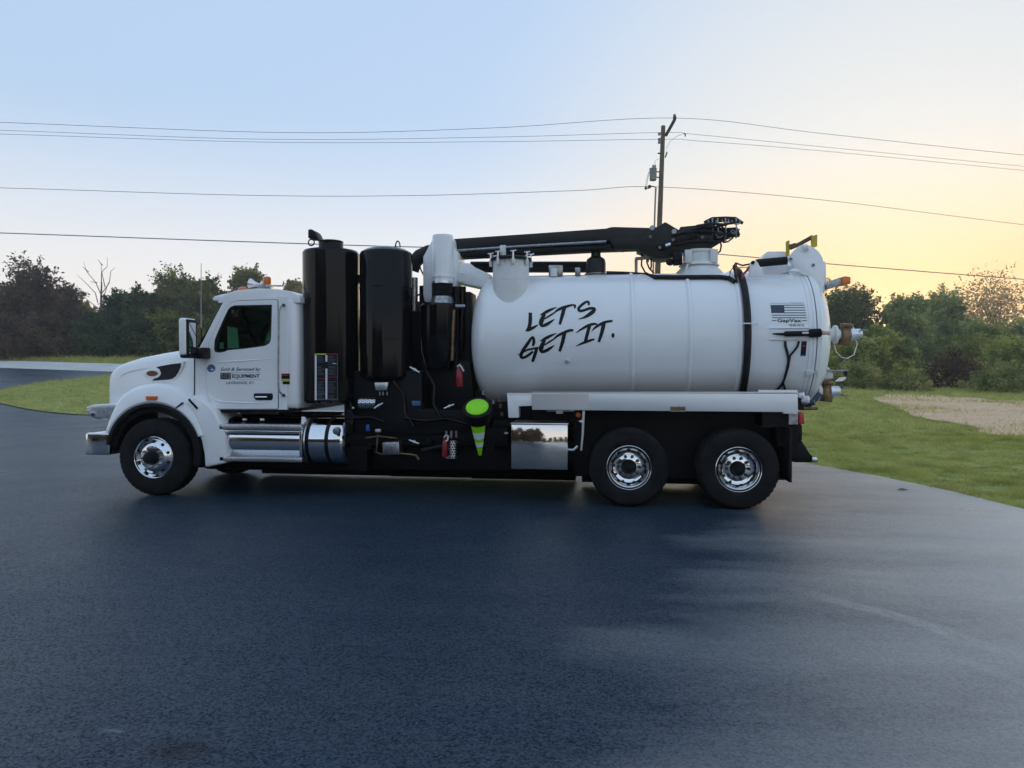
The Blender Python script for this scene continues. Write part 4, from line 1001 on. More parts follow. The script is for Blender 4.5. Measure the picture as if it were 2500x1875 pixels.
# control frame on the tank crown
MB().tube([P(1553,672,1.2), P(1553,632,1.2)], .03, 4).tube([P(1551,632,1.2), P(1584,629,1.2)], .03, 4).tube([P(1584,628,1.2), P(1582,640,1.2)], .012, 6).build('control_frame', 'pipe', T)
for pts in ([(1567,614),(1567,630),(1566,648),(1575,665),(1590,672)], [(1580,615),(1579,640),(1585,655),(1597,668)], [(1590,620),(1590,650),(1588,660)]):
    MB().tube([P(a, b_, 1.2) for a, b_ in pts], .012, 6).build('control_hose', 'redpaint' if pts[0][0] == 1580 else 'hose', T)
for px in (1506, 1518): MB().tube([P(px,600,1.1), P(px+2,616,1.1)], .015, 6).build('boom_stop', 'steel', T)
# long cable on the crown and thick hose round the tank
crown = [(1480,667),(1530,668.5),(1570,671),(1600,675.5),(1650,677),(1720,675.5),(1760,675),(1780,679),(1795,688)]
MB().tube([on_tank(a, max(b_, 676.5), .03) if a > 1590 else P(a, b_, YC-.15) for a, b_ in crown], .032, 12).build('crown_cable', 'hose', T)
def girdle(x, a0, a1, off, n=28): return [(x, YC-(TR+off)*math.cos(R(a0+(a1-a0)*i/n)), TZ+(TR+off)*math.sin(R(a0+(a1-a0)*i/n))) for i in range(n+1)]
MB().tube(girdle(8.125, 72, -52, .035), .042, 14).build('girdle_hose', 'hose', T)
MB().tube(girdle(8.155, 68, -52, .025), .020, 10).build('girdle_hose', 'hose', T)
for ang in (66, 9, -48):
    y = YC-(TR+.05)*math.cos(R(ang)); z = TZ+(TR+.05)*math.sin(R(ang))
    yo = y-.06*math.cos(R(ang)); zo = z+.06*math.sin(R(ang))
    MB().tube([(8.06,y,z),(8.065,yo,zo),(8.235,yo,zo),(8.24,y,z)], .009, 6).build('hose_clamp', 'white', T)
MB().tube([on_tank(1800,690,.05), P(1790,650,.7), P(1796,642,.7), P(1812,648,.7), P(1830,645,.7)], .012, 6).build('crown_hose', 'hose', T)
MB().tube([on_tank(1812,686,.05), P(1814,670,.6), P(1822,662,.6), P(1830,650,.6)], .016, 6).build('crown_hose', 'redpaint', T)
MB().tube([P(1780,678,.7), P(1784,660,.7), P(1796,648,.7), P(1810,660,.7)], .008, 6).build('crown_wire', 'wire', T)
MB().cyl(P(1796,682,.7), P(1796,645,.7), .02).build('crown_post', 'brass', T)
# rear door lifting gear
MB().prism(pp([(1830,642),(1838,636),(1845,636),(1850,642),(1868,676),(1828,676)], .60), .58, .62).build('ram_bracket', 'tankwhite', T, .008)
MB().cyl(P(1846,643,.66), P(1921,636,.66), .055, n=18).build('door_ram', 'satin', T)
MB().cyl(P(1838,641,.56), P(1838,641,.64), .025, n=12).build('ram_pin', 'satin', T)
MB().prism(pp([(1860,650),(1920,640),(1930,664),(1866,678)], .9), .85, 1.6).build('hinge_bed', 'tankwhite', T, .02)
MB().prism(pp([(1866,622),(1874,613),(1920,613),(1922,632),(1866,632)], 1.0), 1.0, 1.45).build('ram_guard', 'tankwhite', T, .02)
arm = pp([(1920,631),(1938,612),(1952,600),(1966,596),(1978,599),(1990,606),(2002,617),(2009,630),(2012,650),(2013,690),(2009,722),(2004,715),(1990,690),(1975,675),(1955,668),(1938,650)], .72)
MB().prism(arm, .72, .76).build('hinge_arm', 'tankwhite', T, .008); MB().prism(arm, 1.66, 1.70).build('hinge_arm', 'tankwhite', T, .008)
MB().prism(pp([(1940,640),(2010,640),(2012,700),(1975,672)], .9), .76, 1.66).build('hinge_tube', 'tankwhite', T, .03)
for a, b_ in ((1931,632),(1986,647)): MB().cyl(P(a, b_, .73), P(a, b_, .70), .02, n=12).build('hinge_pin', 'steel', T)
MB().tube([P(1962,606,.70), P(1972,603,.69)], .045, 12).build('hinge_boss', 'offwhite', T)
MB().prism(pp([(1919.5,590),(1923,587),(1928,587),(1928,622),(1920,628)], .9), .9, .94).build('prop_stop', 'yellow', T, .004)
MB().prism(pp([(1981,577),(1994,573),(1994,602),(1982,604)], .85), .82, .9).build('prop_stop', 'yellow', T, .004)
MB().tube([P(1928,606,.9), P(1950,597,.9), P(1984,578,.9)], .028, 8).build('prop_bar', 'wood', T)
MB().tube([P(1928,600,.9), P(1940,596,.92), P(1955,600,.9)], .018, 8).build('prop_hose', 'redpaint', T)
p = P(1938, 661, .6); MB().prism(pp([(1924,661),(1940,654),(1952,661),(1946,666),(1928,666)], .55), .55, .60).build('hinge_plate', 'alu', T, .006)
# amber light bar
lb0 = P(2016, 693, 1.0)
MB().prism(pp([(2014,690),(2052,677),(2054,696),(2014,708)], .9), .85, 1.05).build('light_bar', 'steel', T, .01)
MB().prism(pp([(2050,678),(2060,675.5),(2073,677.5),(2073,694),(2060,696),(2052,697)], .9), .83, 1.07).build('light_bar_lens', 'amber', T, .012, 3)
MB().prism(pp([(2000,688),(2016,686),(2016,710),(2002,720)], .95), .9, 1.0).build('light_bar_bracket', 'tankwhite', T)
# rear valves
def lathe_px(pts_r, p0, p1, Y, name, m_, par, n=24):
    a, b_ = P(*p0, Y), P(*p1, Y); d = b_-a; L_ = d.length
    return MB().lathe([(t*L_, r) for t, r in pts_r], a, d, n).build(name, m_, par)
def rear_valve(x0, y0, x1, y1, Y, s):
    v = empty('discharge_valve', tuple(P(x0, y0, Y))); v.parent = T; v.matrix_parent_inverse = Matrix.Translation(T.location).inverted()
    lathe_px([(0,.09*s),(.25,.085*s),(.27,.13*s),(.33,.13*s),(.34,.07*s),(.42,.07*s)], (x0-16,y0), (x1,y1), Y, 'valve_flange', 'offwhite', v)
    c = P(x0+(x1-x0)*.48, y0+(y1-y0)*.5, Y)
    MB().lathe([(-.15*s,.085*s),(.02*s,.085*s),(.05*s,.07*s),(.09*s,.07*s),(.10*s,.085*s),(.14*s,.085*s),(.15*s,.05*s),(.15*s,0)], c, (.12,0,1), 22).build('valve_body', 'brass', v, .004)
    lathe_px([(.55,.075*s),(.66,.075*s),(.68,.095*s),(.78,.095*s),(.80,.07*s),(.96,.07*s),(1,.05*s),(1,0)], (x0-16,y0), (x1,y1), Y, 'valve_cap', 'alu', v)
    for sg in (-1, 1): MB().tube([c+Vector((.16*s,-.07,.05*sg*s)), c+Vector((.20*s,-.11,.05*sg*s)), c+Vector((.25*s,-.09,.05*sg*s))], .010, 6).build('cam_lever', 'steel', v)
    return v
rear_valve(2028, 818, 2103, 815, .95, 1.0)
rear_valve(1990, 955, 2050, 955, .80, .95)
MB().tube([P(2037,842,.95), P(2042,860,.95), P(2055,873,.95), P(2068,875,.95), P(2085,866,.95), P(2093,840,.95), P(2088,826,.95)], .006, 5).build('cap_cable', 'alu', T)
MB().prism(pp([(2000,898),(2022,897),(2032,912),(2032,924),(2012,926)], .9), .86, .98).build('door_latch', 'offwhite', T, .01)
MB().prism(pp([(2018,902),(2069,903),(2069,906),(2018,906)], .85), .82, .92).build('latch_bar', 'steel', T); MB().prism(pp([(2061,906),(2068,906),(2067,917),(2061,917)], .85), .83, .88).build('latch_hook', 'satin', T)
plate([P(a, b_, .8) for a, b_ in ((2040,931),(2052,922),(2064,920),(2066,924),(2056,931))], .03).build('work_mirror', 'alu', T)
plate([on_tank(a, b_, .03) for a, b_ in ((1966,910),(1970,905),(1986,903),(1992,908),(1986,914),(1968,920))], .03).build('door_clamp', 'offwhite', T, .006)
plate([on_tank(min(a,1998), b_, .03) for a, b_ in ((1992,902),(1997,906),(1999,918),(1995,916))], .03).build('door_clamp', 'offwhite', T)
# control tray and Y cables on the tank side
tray = [on_tank(1878,801,.01), on_tank(1978,799,.01), on_tank(1978,829,.01), on_tank(1878,831,.01)]
MB().add(tray+[p+Vector((0,.02,0)) for p in tray], [[0,1,2,3],[7,6,5,4],[0,4,5,1],[1,5,6,2],[2,6,7,3],[3,7,4,0]]).build('lance_tray', 'tankwhite', tank)
for y_ in (801.5, 829.5): MB().tube([on_tank(1878,y_,.02), on_tank(1978,y_-1,.02)], .007, 6).build('tray_lip', 'offwhite', tank)
def tankpath(pts, r, name, m_, off): return MB().tube([on_tank(a, b_, off) for a, b_ in pts], r, 8).build(name, m_, T)
tankpath([(1917,833),(1918,845),(1922,860),(1925,874),(1925,885),(1921,905),(1915,925),(1911,936),(1903,946),(1891,957)], .016, 'forked_cable', 'hose', .02)
tankpath([(1951,833),(1947,846),(1938,858),(1929,868),(1927,880),(1924,897),(1917,920),(1912,935),(1915,945),(1919,959)], .014, 'forked_cable', 'hose', .026)
idp = lambda a, b_: (a, b_)
quad_tank([(1957,833),(1954,869),(1967,869),(1970,833)], 'warning_sticker', 'decal', .004, 6, idp)
quad_tank([(1960,843),(1959.6,847),(1967,846),(1968,842)], 'sticker_print', 'redpaint', .0052, 2, idp)
quad_tank([(1954.2,866),(1953.8,869.5),(1966.6,869.5),(1967,866)], 'sticker_print', 'blue', .0052, 2, idp)
flat(1851, 952, 1947, 957, .16, .05, 'deck_strip', 'alu', T)

# side rail, brackets, tool box, tail gear
rail = MB().prism(pp([(1299,959.3),(1948,960.8),(1948,1011),(1912,1010),(1912,1006),(1299,1000.5)], .06), .06, .16).build('side_rail', 'railalu', T, .004)
flat(1299.5, 961.5, 1437, 999.5, .057, .004, 'rail_end_plate', 'alu', rail)
flat(1298, 956.8, 1949, 959.2, .055, .12, 'rail_cap', 'alu', T)
MB().prism(pp([(1299,959.3),(1948,960.8),(1948,1007),(1299,1000.5)], 2.38), 2.28, 2.38).build('side_rail', 'railalu', T, .004)
flat(1636, 992.5, 1674, 1005, .052, .008, 'rail_reflector', 'steel', rail); flat(1638, 994, 1672, 1002.5, .049, .003, 'reflector_lens', 'brass', rail)
MB().prism(pp([(1238,962),(1299,962),(1299,991),(1266,992),(1266,1020),(1241,1020)], .08), .08, .30).build('rail_bracket', 'white', T, .008)
flat(1237, 960, 1299, 963, .075, .2, 'bracket_cap', 'white', T)
MB().box(PX(1300,.3), 8.62, .2, 2.24, 1.25, 1.36).build('sub_frame', 'satin', T)
flat(1300, 1004, 1905, 1034, .62, .03, 'wheel_shield', 'satin', T)
MB().box(PX(1400,.4), 8.70, .64, .75, .30, 1.25).build('blocking_skirt', 'satin', T)  # black panel lowered to darken the space under the truck
bx0, bx1 = PX(1248,.06,1090), PX(1386,.06,1090)
tb = MB().box(bx0, bx1, .06, .62, PZ(1317,1146,.06), PZ(1317,1037,.06)).build('tool_box', 'mirrorbox', T, .008)
MB().box(bx0-.006, bx1+.006, .052, .63, PZ(1317,1037,.06)+.001, PZ(1317,1034,.06)+.006).build('tool_box_lid', 'alu', tb, .003)
MB().prism(pp([(1422,1003),(1428,1003),(1425,1060),(1421,1100),(1417,1100),(1420,1060)], .12), .12, .16).build('rail_strut', 'alu', T)
p = P(1420, 1029, .11); MB().prism(pp([(1412,1028),(1421,1025),(1424,1028),(1420,1032)], .11), .10, .14).build('strut_clip', 'white', T)
MB().tube([P(1386,1098,.3), P(1400,1099,.28), P(1410,1090,.3)], .022, 8).build('strut_pipe', 'alu', T)
flat(1335, 1000, 1395, 1005, .2, .05, 'lamp_bar', 'steel', T); flat(1358, 999, 1374, 1010, .18, .05, 'lamp_bracket', 'offwhite', T)
p = P(1412, 1013, .2); MB().ball(p, .035, .02, .035).build('marker_lamp', 'amber', T)
MB().cyl(P(1236,1059,.2), P(1236,1055,.2), .03).build('box_stud', 'alu', T)
# tail
flat(1926, 1011, 1948, 1036, .1, .1, 'tail_panel', 'steel', T)
MB().prism(pp([(1948,1008),(1962,1007),(1963,1035),(1949,1035)], .15), .12, .36).build('tail_lamp', 'red', T, .015, 3)
MB().prism(pp([(1948,1008),(1962,1007),(1963,1035),(1949,1035)], .15), 2.08, 2.32).build('tail_lamp', 'red', T, .015, 3)
flat(1948, 962, 1963, 1000, .35, 1.7, 'tail_beam', 'satin', T)
for (a, b_, r, m_) in ((1950,968,.04,'white'),(1956,985,.035,'steel'),(1962,978,.05,'offwhite'),(1975,985,.04,'navy')):
    MB().cyl(P(a-6, b_, .4), P(a+14, b_-3, .35), r).build('tail_fitting', m_, T, .005)
MB().tube([P(1950,998,.4), P(1996,997,.4)], .02, 8).build('tail_handle', 'brass', T)
MB().tube([P(1960,985,.6), P(1975,990,.55), P(1990,975,.55), P(2000,962,.6)], .035, 10).build('tail_hose', 'navy', T)
fl_ = pp([(1893,1014),(1926,1014),(1926,1030),(1947,1040),(1950,1100),(1953,1182),(1903,1168),(1905,1110)], .05)
flx = PX(1940, .05)
MB().box(8.60, 8.635, .02, .62, PZ(1930,1177,.05), 1.05).build('mud_flap', 'rubber', T, .005)
MB().box(8.60, 8.635, 1.82, 2.42, PZ(1930,1177,.05), 1.05).build('mud_flap', 'rubber', T, .005)
MB().prism(pp([(1890,1013),(1927,1013),(1947,1037),(1948,1090),(1900,1090)], .3), .3, .5).build('flap_hanger', 'satin', T)
MB().prism(pp([(1905,1050),(1946,1060),(1976,1108),(1996,1122),(1994,1128),(1940,1128),(1905,1120)], .9), .85, 1.6).build('tow_hitch', 'satin', T, .02)
MB().cyl(P(1982,1121,.84), P(1994,1122,.84), .03).build('hitch_eye', 'alu', T)
MB().box(8.3, 8.72, .16, 2.28, 1.05, 1.24).build('cross_beam', 'satin', T)

# ------------------------------------------------------------------ things carried on the truck
# the holder is part of the truck
p = P(1165, 1030, .25)
MB().prism(pp([(1135,1015),(1200,1015),(1192,1045),(1145,1045)], .12), .12, .55).build('cone_holder', 'satin', T, .02)

base = P(1165, 994, -.02); tip = P(1172, 1111, .16)
axd = (base-tip).normalized(); Lc = (base-tip).length
mouth_n = Vector((0, -math.sin(R(40)), math.cos(R(40))))
cn = empty('traffic_cone', tuple(tip)); tag(cn, 'lime green traffic cone with white bands hung upside down in front of the tank', 'cone')
um = Vector((1,0,0)); wm = mouth_n.cross(um)
MB().lathe([(-.03,.150),(.006,.152),(.012,.148),(.006,.141),(-.004,.13),(-.012,.09),(-.014,0)], base, mouth_n, 40).build('cone_mouth', 'lime', cn)
MB().lathe([(-.035,.19),(-.035,.20),(-.010,.20),(.0,.19),(.0,.152)], base, mouth_n, 40, cap=False).build('cone_base', 'satin', cn)
def rad(t): return .022 + .118*t
MB().lathe([(0,0),(0,.020),(.01,.024),(Lc*.5,rad(.5)),(Lc*.86,rad(.86)),(Lc*.87,0)], tip, axd, 32).build('cone_body', 'lime', cn)
for a, b_ in ((.19,.28),(.36,.50)): MB().lathe([(Lc*a,rad(a)+.003),(Lc*b_,rad(b_)+.003)], tip, axd, 32).build('cone_band', 'reflective', cn)
MB().lathe([(Lc*.64,rad(.64)+.004),(Lc*.68,rad(.66)+.03),(Lc*.88,rad(.88)+.04)], tip, axd, 32, cap=False).build('holder_cup', 'satin', T)

ex = empty('fire_extinguisher', tuple(P(1087, 1116, .30))); tag(ex, 'slim red fire extinguisher with white head low beside the perforated guard', 'extinguisher')
lathe_px([(0,0),(0,.035),(.05,.04),(.75,.04),(.86,.03),(.90,.018),(1,.018)], (1086,1115), (1087,1068), .30, 'bottle', 'redpaint', ex)
MB().tube([P(1084,1068,.29), P(1088,1062,.27), P(1094,1064,.29), P(1093,1074,.27), P(1088,1078,.26)], .010, 8).build('hose', 'offwhite', ex)
MB().tube([P(1090,1066,.29), P(1104,1070,.29)], .012, 8).build('handle', 'redpaint', ex)
rt = empty('red_bottle', tuple(P(1122, 944, .55))); tag(rt, 'dark red bottle with white strap hanging just ahead of the tank front', 'bottle')
lathe_px([(0,0),(0,.05),(.04,.055),(.7,.05),(.85,.035),(1,.02),(1,0)], (1122,944), (1121,892), .55, 'bottle_body', 'redpaint', rt)
MB().tube([P(1117,895,.5), P(1122,890,.48), P(1128,898,.48), P(1132,906,.5)], .013, 6).build('strap', 'offwhite', rt)
ln = empty('wash_lance', tuple(on_tank(1930, 815, .05))); tag(ln, 'black wash lance with tan tip lying in the tray on the tank side', 'spray lance')
def along(p0, p1, off0, off1, prof_, nm, m_):
    a, b2 = on_tank(*p0, off0), on_tank(*p1, off1); d = b2-a
    MB().lathe([(t*d.length, r) for t, r in prof_], a, d, 16).build(nm, m_, ln)
along((1886,815), (1916,816), .05, .05, [(0,.008),(.4,.014),(1,.018)], 'nozzle', 'satin')
along((1915,815), (1977,814), .05, .05, [(0,.028),(.05,.034),(.95,.034),(1,.03)], 'grip', 'satin')
along((1958,813), (1974,813), .075, .075, [(0,.014),(1,.014)], 'grip_label', 'offwhite')
along((1976,814), (2004,812), .05, .05, [(0,.048),(.1,.055),(.9,.055),(1,.05)], 'sleeve', 'rubber')
a = on_tank(2003, 812, .05); M['tan'] = mat('tan_hose', (.50, .33, .24), .6)
MB().lathe([(0,.030),(.26,.026),(.26,0)], a, P(2030,814,.5)-a, 14).build('hose_end', 'tan', ln)

# ------------------------------------------------------------------ utility pole and wires
PD = 36.0
px0, py0 = far(1604, PD); gz = terrain(px0, py0)
def FP(px, py, depth): x, y = far(px, depth); return Vector((x, y, zpx(py, depth)))
ptop = FP(1616.5, 312, PD); pbot = FP(1600, 800, PD); k = (gz - pbot.z)/(ptop.z - pbot.z); pbot = pbot + (ptop-pbot)*k
pole = empty('utility_pole', tuple(pbot)); tag(pole, 'weathered wooden utility pole with transformer rising behind the tank', 'utility pole')
MB().lathe([(-.3,.17),(0,.17),((ptop-pbot).length,.105),((ptop-pbot).length,0)], pbot, ptop-pbot, 16).build('pole_shaft', 'wood', pole)
fp = lambda a, b_, dy=0: FP(a, b_, PD) + Vector((0, dy, 0))
MB().tube([fp(1622,338,-.15), fp(1643,300,-.15), fp(1644,292,-.15)], .085, 6).build('ridge_arm', 'satin', pole)
MB().lathe([(0,.05),(.05,.09),(.1,.05),(.14,.09),(.2,.04)], fp(1643,296,-.15), (0,0,1), 12).build('insulator', 'grey', pole)
for py in (332, 345, 352): MB().lathe([(0,.06),(.06,.09),(.12,.05)], fp(1609,py+3,-.2), (-1,-.2,.2), 10).build('insulator', 'grey', pole)
tz0, tz1 = fp(1592,445,-.1), fp(1594,418,-.1)
tr = MB().lathe([(0,.0),(0,.15),(.03,.17),((tz1-tz0).length,.18),((tz1-tz0).length+.03,.2),((tz1-tz0).length+.07,.12),((tz1-tz0).length+.07,0)], tz0, (0,0,1), 22).build('transformer', 'grey', pole)
for a in (1592, 1597): MB().lathe([(0,.05),(.05,.06),(.1,.04),(.15,.055),(.22,.02)], fp(a,417,-.1), (0,0,1), 10).build('bushing', 'grey', tr)
for py in (424, 437): MB().tube([fp(1600,py,-.1), fp(1608,py,-.1)], .03, 6).build('transformer_bracket', 'satin', pole)
MB().tube([fp(1598,465,-.3), fp(1596,520,-.3), fp(1594,600,-.3), fp(1592,700,-.3)], .045, 10).build('conduit', 'pipe', pole)
MB().tube([fp(1599,470,-.3), fp(1598,463,-.3), fp(1588,461,-.3), fp(1580,466,-.3), fp(1574,465,-.3)], .03, 8).ball(fp(1583,462,-.3), .09).ball(fp(1574,466,-.3), .07).build('weatherhead', 'satin', pole)
for a, b_ in ((1581,1573),(1583,1576)): MB().tube([fp(a,425,-.2), fp((a+b_)/2-1,445,-.2), fp(b_,462,-.2)], .012, 5).build('drop_lead', 'wire', pole)
MB().tube([fp(1596,405,-.1), fp(1597,396,-.1), fp(1606,393,-.1)], .01, 5).build('jumper', 'wire', pole)
MB().tube([fp(1623,370,-.1), fp(1632,352,-.1), fp(1650,338,-.1), fp(1666,332,-.1)], .01, 5).build('jumper', 'wire', pole)
MB().tube([fp(1666,332,-.1), fp(1670,334,-.1), fp(1669,339,-.1)], .03, 6).build('line_clamp', 'satin', pole)
MB().tube([fp(1621,390,-.15), fp(1624,382,-.15), fp(1625,377,-.15)], .035, 6).build('fuse_cutout', 'satin', pole)
MB().tube([fp(1603,379,-.1), fp(1609,380,-.1)], .035, 6).build('pole_step', 'satin', pole)
def wire(name, label, pts, r):
    # pts: (px, py, depth) samples; joined by a smooth hanging curve
    P3 = [FP(a, b_, d) for a, b_, d in pts]; out = []
    for i in range(len(P3)-1):
        p0, p1, p2, p3 = P3[max(0,i-1)], P3[i], P3[i+1], P3[min(len(P3)-1,i+2)]
        for t in [q/10 for q in range(10)]: out.append(.5*((2*p1)+(-p0+p2)*t+(2*p0-5*p1+4*p2-p3)*t*t+(-p0+3*p1-3*p2+p3)*t**3))
    out.append(P3[-1]); o = MB().tube(out, r*.75, 6).build(name, 'wire', None); tag(o, label, 'power line', 'overhead wires')
wire('power_line', 'topmost overhead wire running over the tip of the pole arm', [(-700,280,38),(0,303,37),(700,328,36.5),(1200,317,36.2),(1644,293,36),(2000,330,37),(2500,383,40),(3200,450,46)], .016)
wire('power_line', 'upper of the two close overhead wires just below the topmost wire', [(-700,300,38),(0,322,37),(650,344,36.5),(1200,339,36.2),(1609,328,36),(1700,333,36.5),(2000,362,38),(2500,410,41),(3200,475,46)], .014)
wire('power_line', 'lower of the two close overhead wires just below the topmost wire', [(-700,308,38),(0,331,37),(650,351,36.5),(1200,350,36.2),(1609,344,36),(1700,348,36.5),(2000,372,38),(2500,420,41),(3200,485,46)], .014)
wire('power_line', 'single overhead wire level with the transformer lead, between upper and lowest wires', [(-700,445,38),(0,461,37),(600,479,36.5),(1000,480,36.2),(1400,468,36),(1605,459,36),(2000,490,37.5),(2500,551,41),(3200,630,46)], .018)
wire('power_line', 'lowest thick overhead cable passing just above the tank and silencers', [(-700,548,38),(0,570,37),(500,588,36.5),(1000,604,36.2),(1300,607,36),(1605,611,36),(2030,646,38),(2500,683,41),(3200,735,46)], .034)

# ------------------------------------------------------------------ trees
def tree_mesh(seed, h, w, dens, leaf, low=.1, lobes=9, top_sparse=0., narrow=1.0):
    r = np.random.default_rng(seed); rnd = random.Random(seed)
    # trunk with limbs
    tb = MB(); pts = [Vector((0,0,-.4))]; x = y = 0
    for i in range(1, 8):
        x += rnd.uniform(-.03,.03)*h; y += rnd.uniform(-.03,.03)*h; pts.append(Vector((x, y, h*.82*i/7)))
    tb.tube(pts, [max(.02, .022*h*(1-.85*i/7)) for i in range(8)], 8)
    cl = []
    for i in range(lobes):
        z = h*(low + (.93-low)*((i+.5)/lobes)) ; t = (z/h-low)/(1-low)
        prof = max(.10, 1-.86*t**1.35)*(.65+.35*min(1, t/.2))*rnd.uniform(.85, 1.15)
        nn = 3 + rnd.randrange(3)
        for k in range(nn):
            a = rnd.uniform(0, 2*math.pi); rad_ = w*.5*prof*rnd.uniform(.25, 1.0)
            c = Vector((rad_*math.cos(a), rad_*math.sin(a), z + rnd.uniform(-.05,.06)*h)); cl.append((c, w*rnd.uniform(.10,.20)))
            j = min(6, max(1, int(7*(z/h)*.75))); p0 = pts[j]
            tb.tube([p0, (p0+c)*.5+Vector((0,0,-.02*h)), c], [.008*h, .005*h, .002*h], 5)
    cl.append((Vector((pts[-1].x, pts[-1].y, h*.93)), w*.11))
    V = []; 
    for c, s in cl:
        t = c.z/h; n = int(dens * (s/(.15*w))**2 * (1 - top_sparse*max(0, t-.6)/.4))
        d = r.normal(size=(n, 3)); d /= np.linalg.norm(d, axis=1)[:, None]
        rad_ = s*(.45+.75*r.random(n)**.6); pos = d*rad_[:, None]*np.array([1,1,.75])
        V.append(pos + np.array(c))
        for q in range(5):                      # ragged sprays poke out of the clump
            dv = r.normal(size=3); dv[2] = abs(dv[2])*.8+.1; dv /= np.linalg.norm(dv); m_ = max(4, n//14)
            tt = r.random(m_); V.append(np.array(c) + dv*(s*(.85+.65*tt))[:, None] + r.normal(size=(m_,3))*s*.13)
    pos = np.concatenate(V); pos = pos[pos[:,2] > .05]; n = len(pos)
    a = r.normal(size=(n,3)); a /= np.linalg.norm(a,axis=1)[:,None]
    b_ = np.cross(a, r.normal(size=(n,3))); b_ /= np.linalg.norm(b_,axis=1)[:,None]
    s = leaf*(.6+.8*r.random(n))[:,None]
    v = np.stack([pos-a*s, pos+b_*s*.45, pos+a*s, pos-b_*s*.45], 1).reshape(-1,3)
    return tb, v, np.arange(4*n).reshape(-1,4)
def tree(name, label, px, py_top, depth, width_px, leafm, seed, dens=150, leaf=.175, low=.08, lobes=12, sparse=.3, group='trees along the far edge of the field', cat='tree', bark='bark'):
    x, y = far(px, depth); z = terrain(x, y); h = (zpx(py_top, depth) - z)*.93; w = width_px*depth/F
    tb, v, f = tree_mesh(seed, h, w, dens, leaf, low, lobes, sparse)
    t = empty(name, (x, y, z)); tag(t, label, cat, group)
    o = tb.build('trunk', bark, None); o.parent = t
    c = link('crown', fast_mesh('crown', v, f), L[leafm]); c.parent = t
    return t
TL = [ # px, top, depth, width, leaf, label
 (-60, 675, 74, 200, 'bronze', 'bronze tree cut off by the left picture edge'),
 (80, 655, 70, 210, 'bronze', 'tall bronze tree with ragged twin top, highest on the left'),
 (150, 696, 76, 140, 'bronze', 'shorter bronze tree just right of the tallest left tree'),
 (196, 735, 80, 90, 'yellow', 'small yellowish tree left of the bare branching tree'),
 (300, 722, 72, 160, 'dark', 'dark rounded tree just right of the bare branching tree'),
 (345, 716, 76, 170, 'dark', 'dark tree between the rounded dark tree and the tall loose-topped tree'),
 (425, 674, 78, 200, 'olive', 'tall loose-topped olive tree above the truck mirror'),
 (505, 678, 76, 150, 'olive', 'olive tree at the thin antenna in front of the windshield'),
 (607, 648, 82, 150, 'olive', 'pointed olive tree showing above the cab roof'),
 (722, 672, 84, 110, 'yellow', 'pale sparse tree peeping between cab roof and silencer'),
 (2060, 700, 74, 200, 'mid', 'dark twiggy tree directly behind the rear of the tank'),
 (2140, 800, 66, 150, 'olive_hazed', 'low olive tree behind the brass rear valve'),
 (2210, 718, 72, 170, 'blue_hazed', 'tall dark blue-green tree in the gap right of the truck'),
 (2310, 716, 80, 170, 'blue_hazed', 'blue-green tree with feathery top right of the tallest dark one'),
 (2425, 690, 92, 330, 'tan', 'broad pale tan tree against the glow at upper right'),
 (2400, 805, 70, 210, 'olive_hazed', 'hazy olive tree standing in front of the pale tan tree'),
 (2530, 785, 68, 210, 'blue_hazed', 'blue-green tree cut off by the right picture edge'),
]
for i, (px, pt_, d, w_, lm, lab) in enumerate(TL):
    sp = {'bronze': .55, 'tan': .2, 'olive': .5}.get(lm, .3)
    tree('broadleaf_tree', lab, px, pt_, d, w_, lm, 40+i, dens=400 if lm != 'tan' else 130, low=.04 if lm != 'tan' else .35, sparse=sp)
# thicket and shrubs at the foot of the trees
SH = [(20, 800, 66, 190, 'bronze', 'dark bronze thicket bush at the foot of the tallest left tree'), (130, 800, 67, 200, 'bronze', 'bronze thicket bush filling the wood edge above the pale road'),
 (235, 805, 68, 180, 'dark', 'dark bush beneath the bare branching tree'), (330, 800, 66, 180, 'dark', 'dark bush behind the hood of the truck'),
 (420, 785, 67, 170, 'olive', 'olive bush behind the truck mirror'), (500, 785, 68, 170, 'olive', 'olive bush behind the windshield pillar'),
 (580, 760, 70, 180, 'dark', 'dark bush seen through the cab windows'),
 (2080, 835, 60, 150, 'olive_hazed', 'olive bush behind the hanging valve cable'),
 (2480, 840, 62, 200, 'olive_hazed', 'olive bush at the right picture edge below the pale tree')]
for i, (px, pt_, d, w_, lm, lab) in enumerate(SH):
    tree('thicket_bush', lab, px, pt_, d, w_, lm, 90+i, dens=420, low=.02, lobes=7, sparse=0, group='bushes under the trees', cat='bush')
SH2 = [(2095, 905, 50, 190, 'shrub', 'low pale green shrub mound right of the lower rear valve'), (2330, 888, 52, 190, 'bronze', 'brownish rounded shrub mound before the blue-green trees'),
 (2460, 915, 46, 190, 'shrub', 'low green shrub mound at the right edge of the field'), (2220, 930, 48, 130, 'shrub', 'small green shrub between the two larger mounds')]
for i, (px, pt_, d, w_, lm, lab) in enumerate(SH2):
    tree('low_shrub', lab, px, pt_, d, w_, lm, 120+i, dens=260, leaf=.10, low=.02, lobes=5, sparse=0, group='low shrubs in the field', cat='shrub')
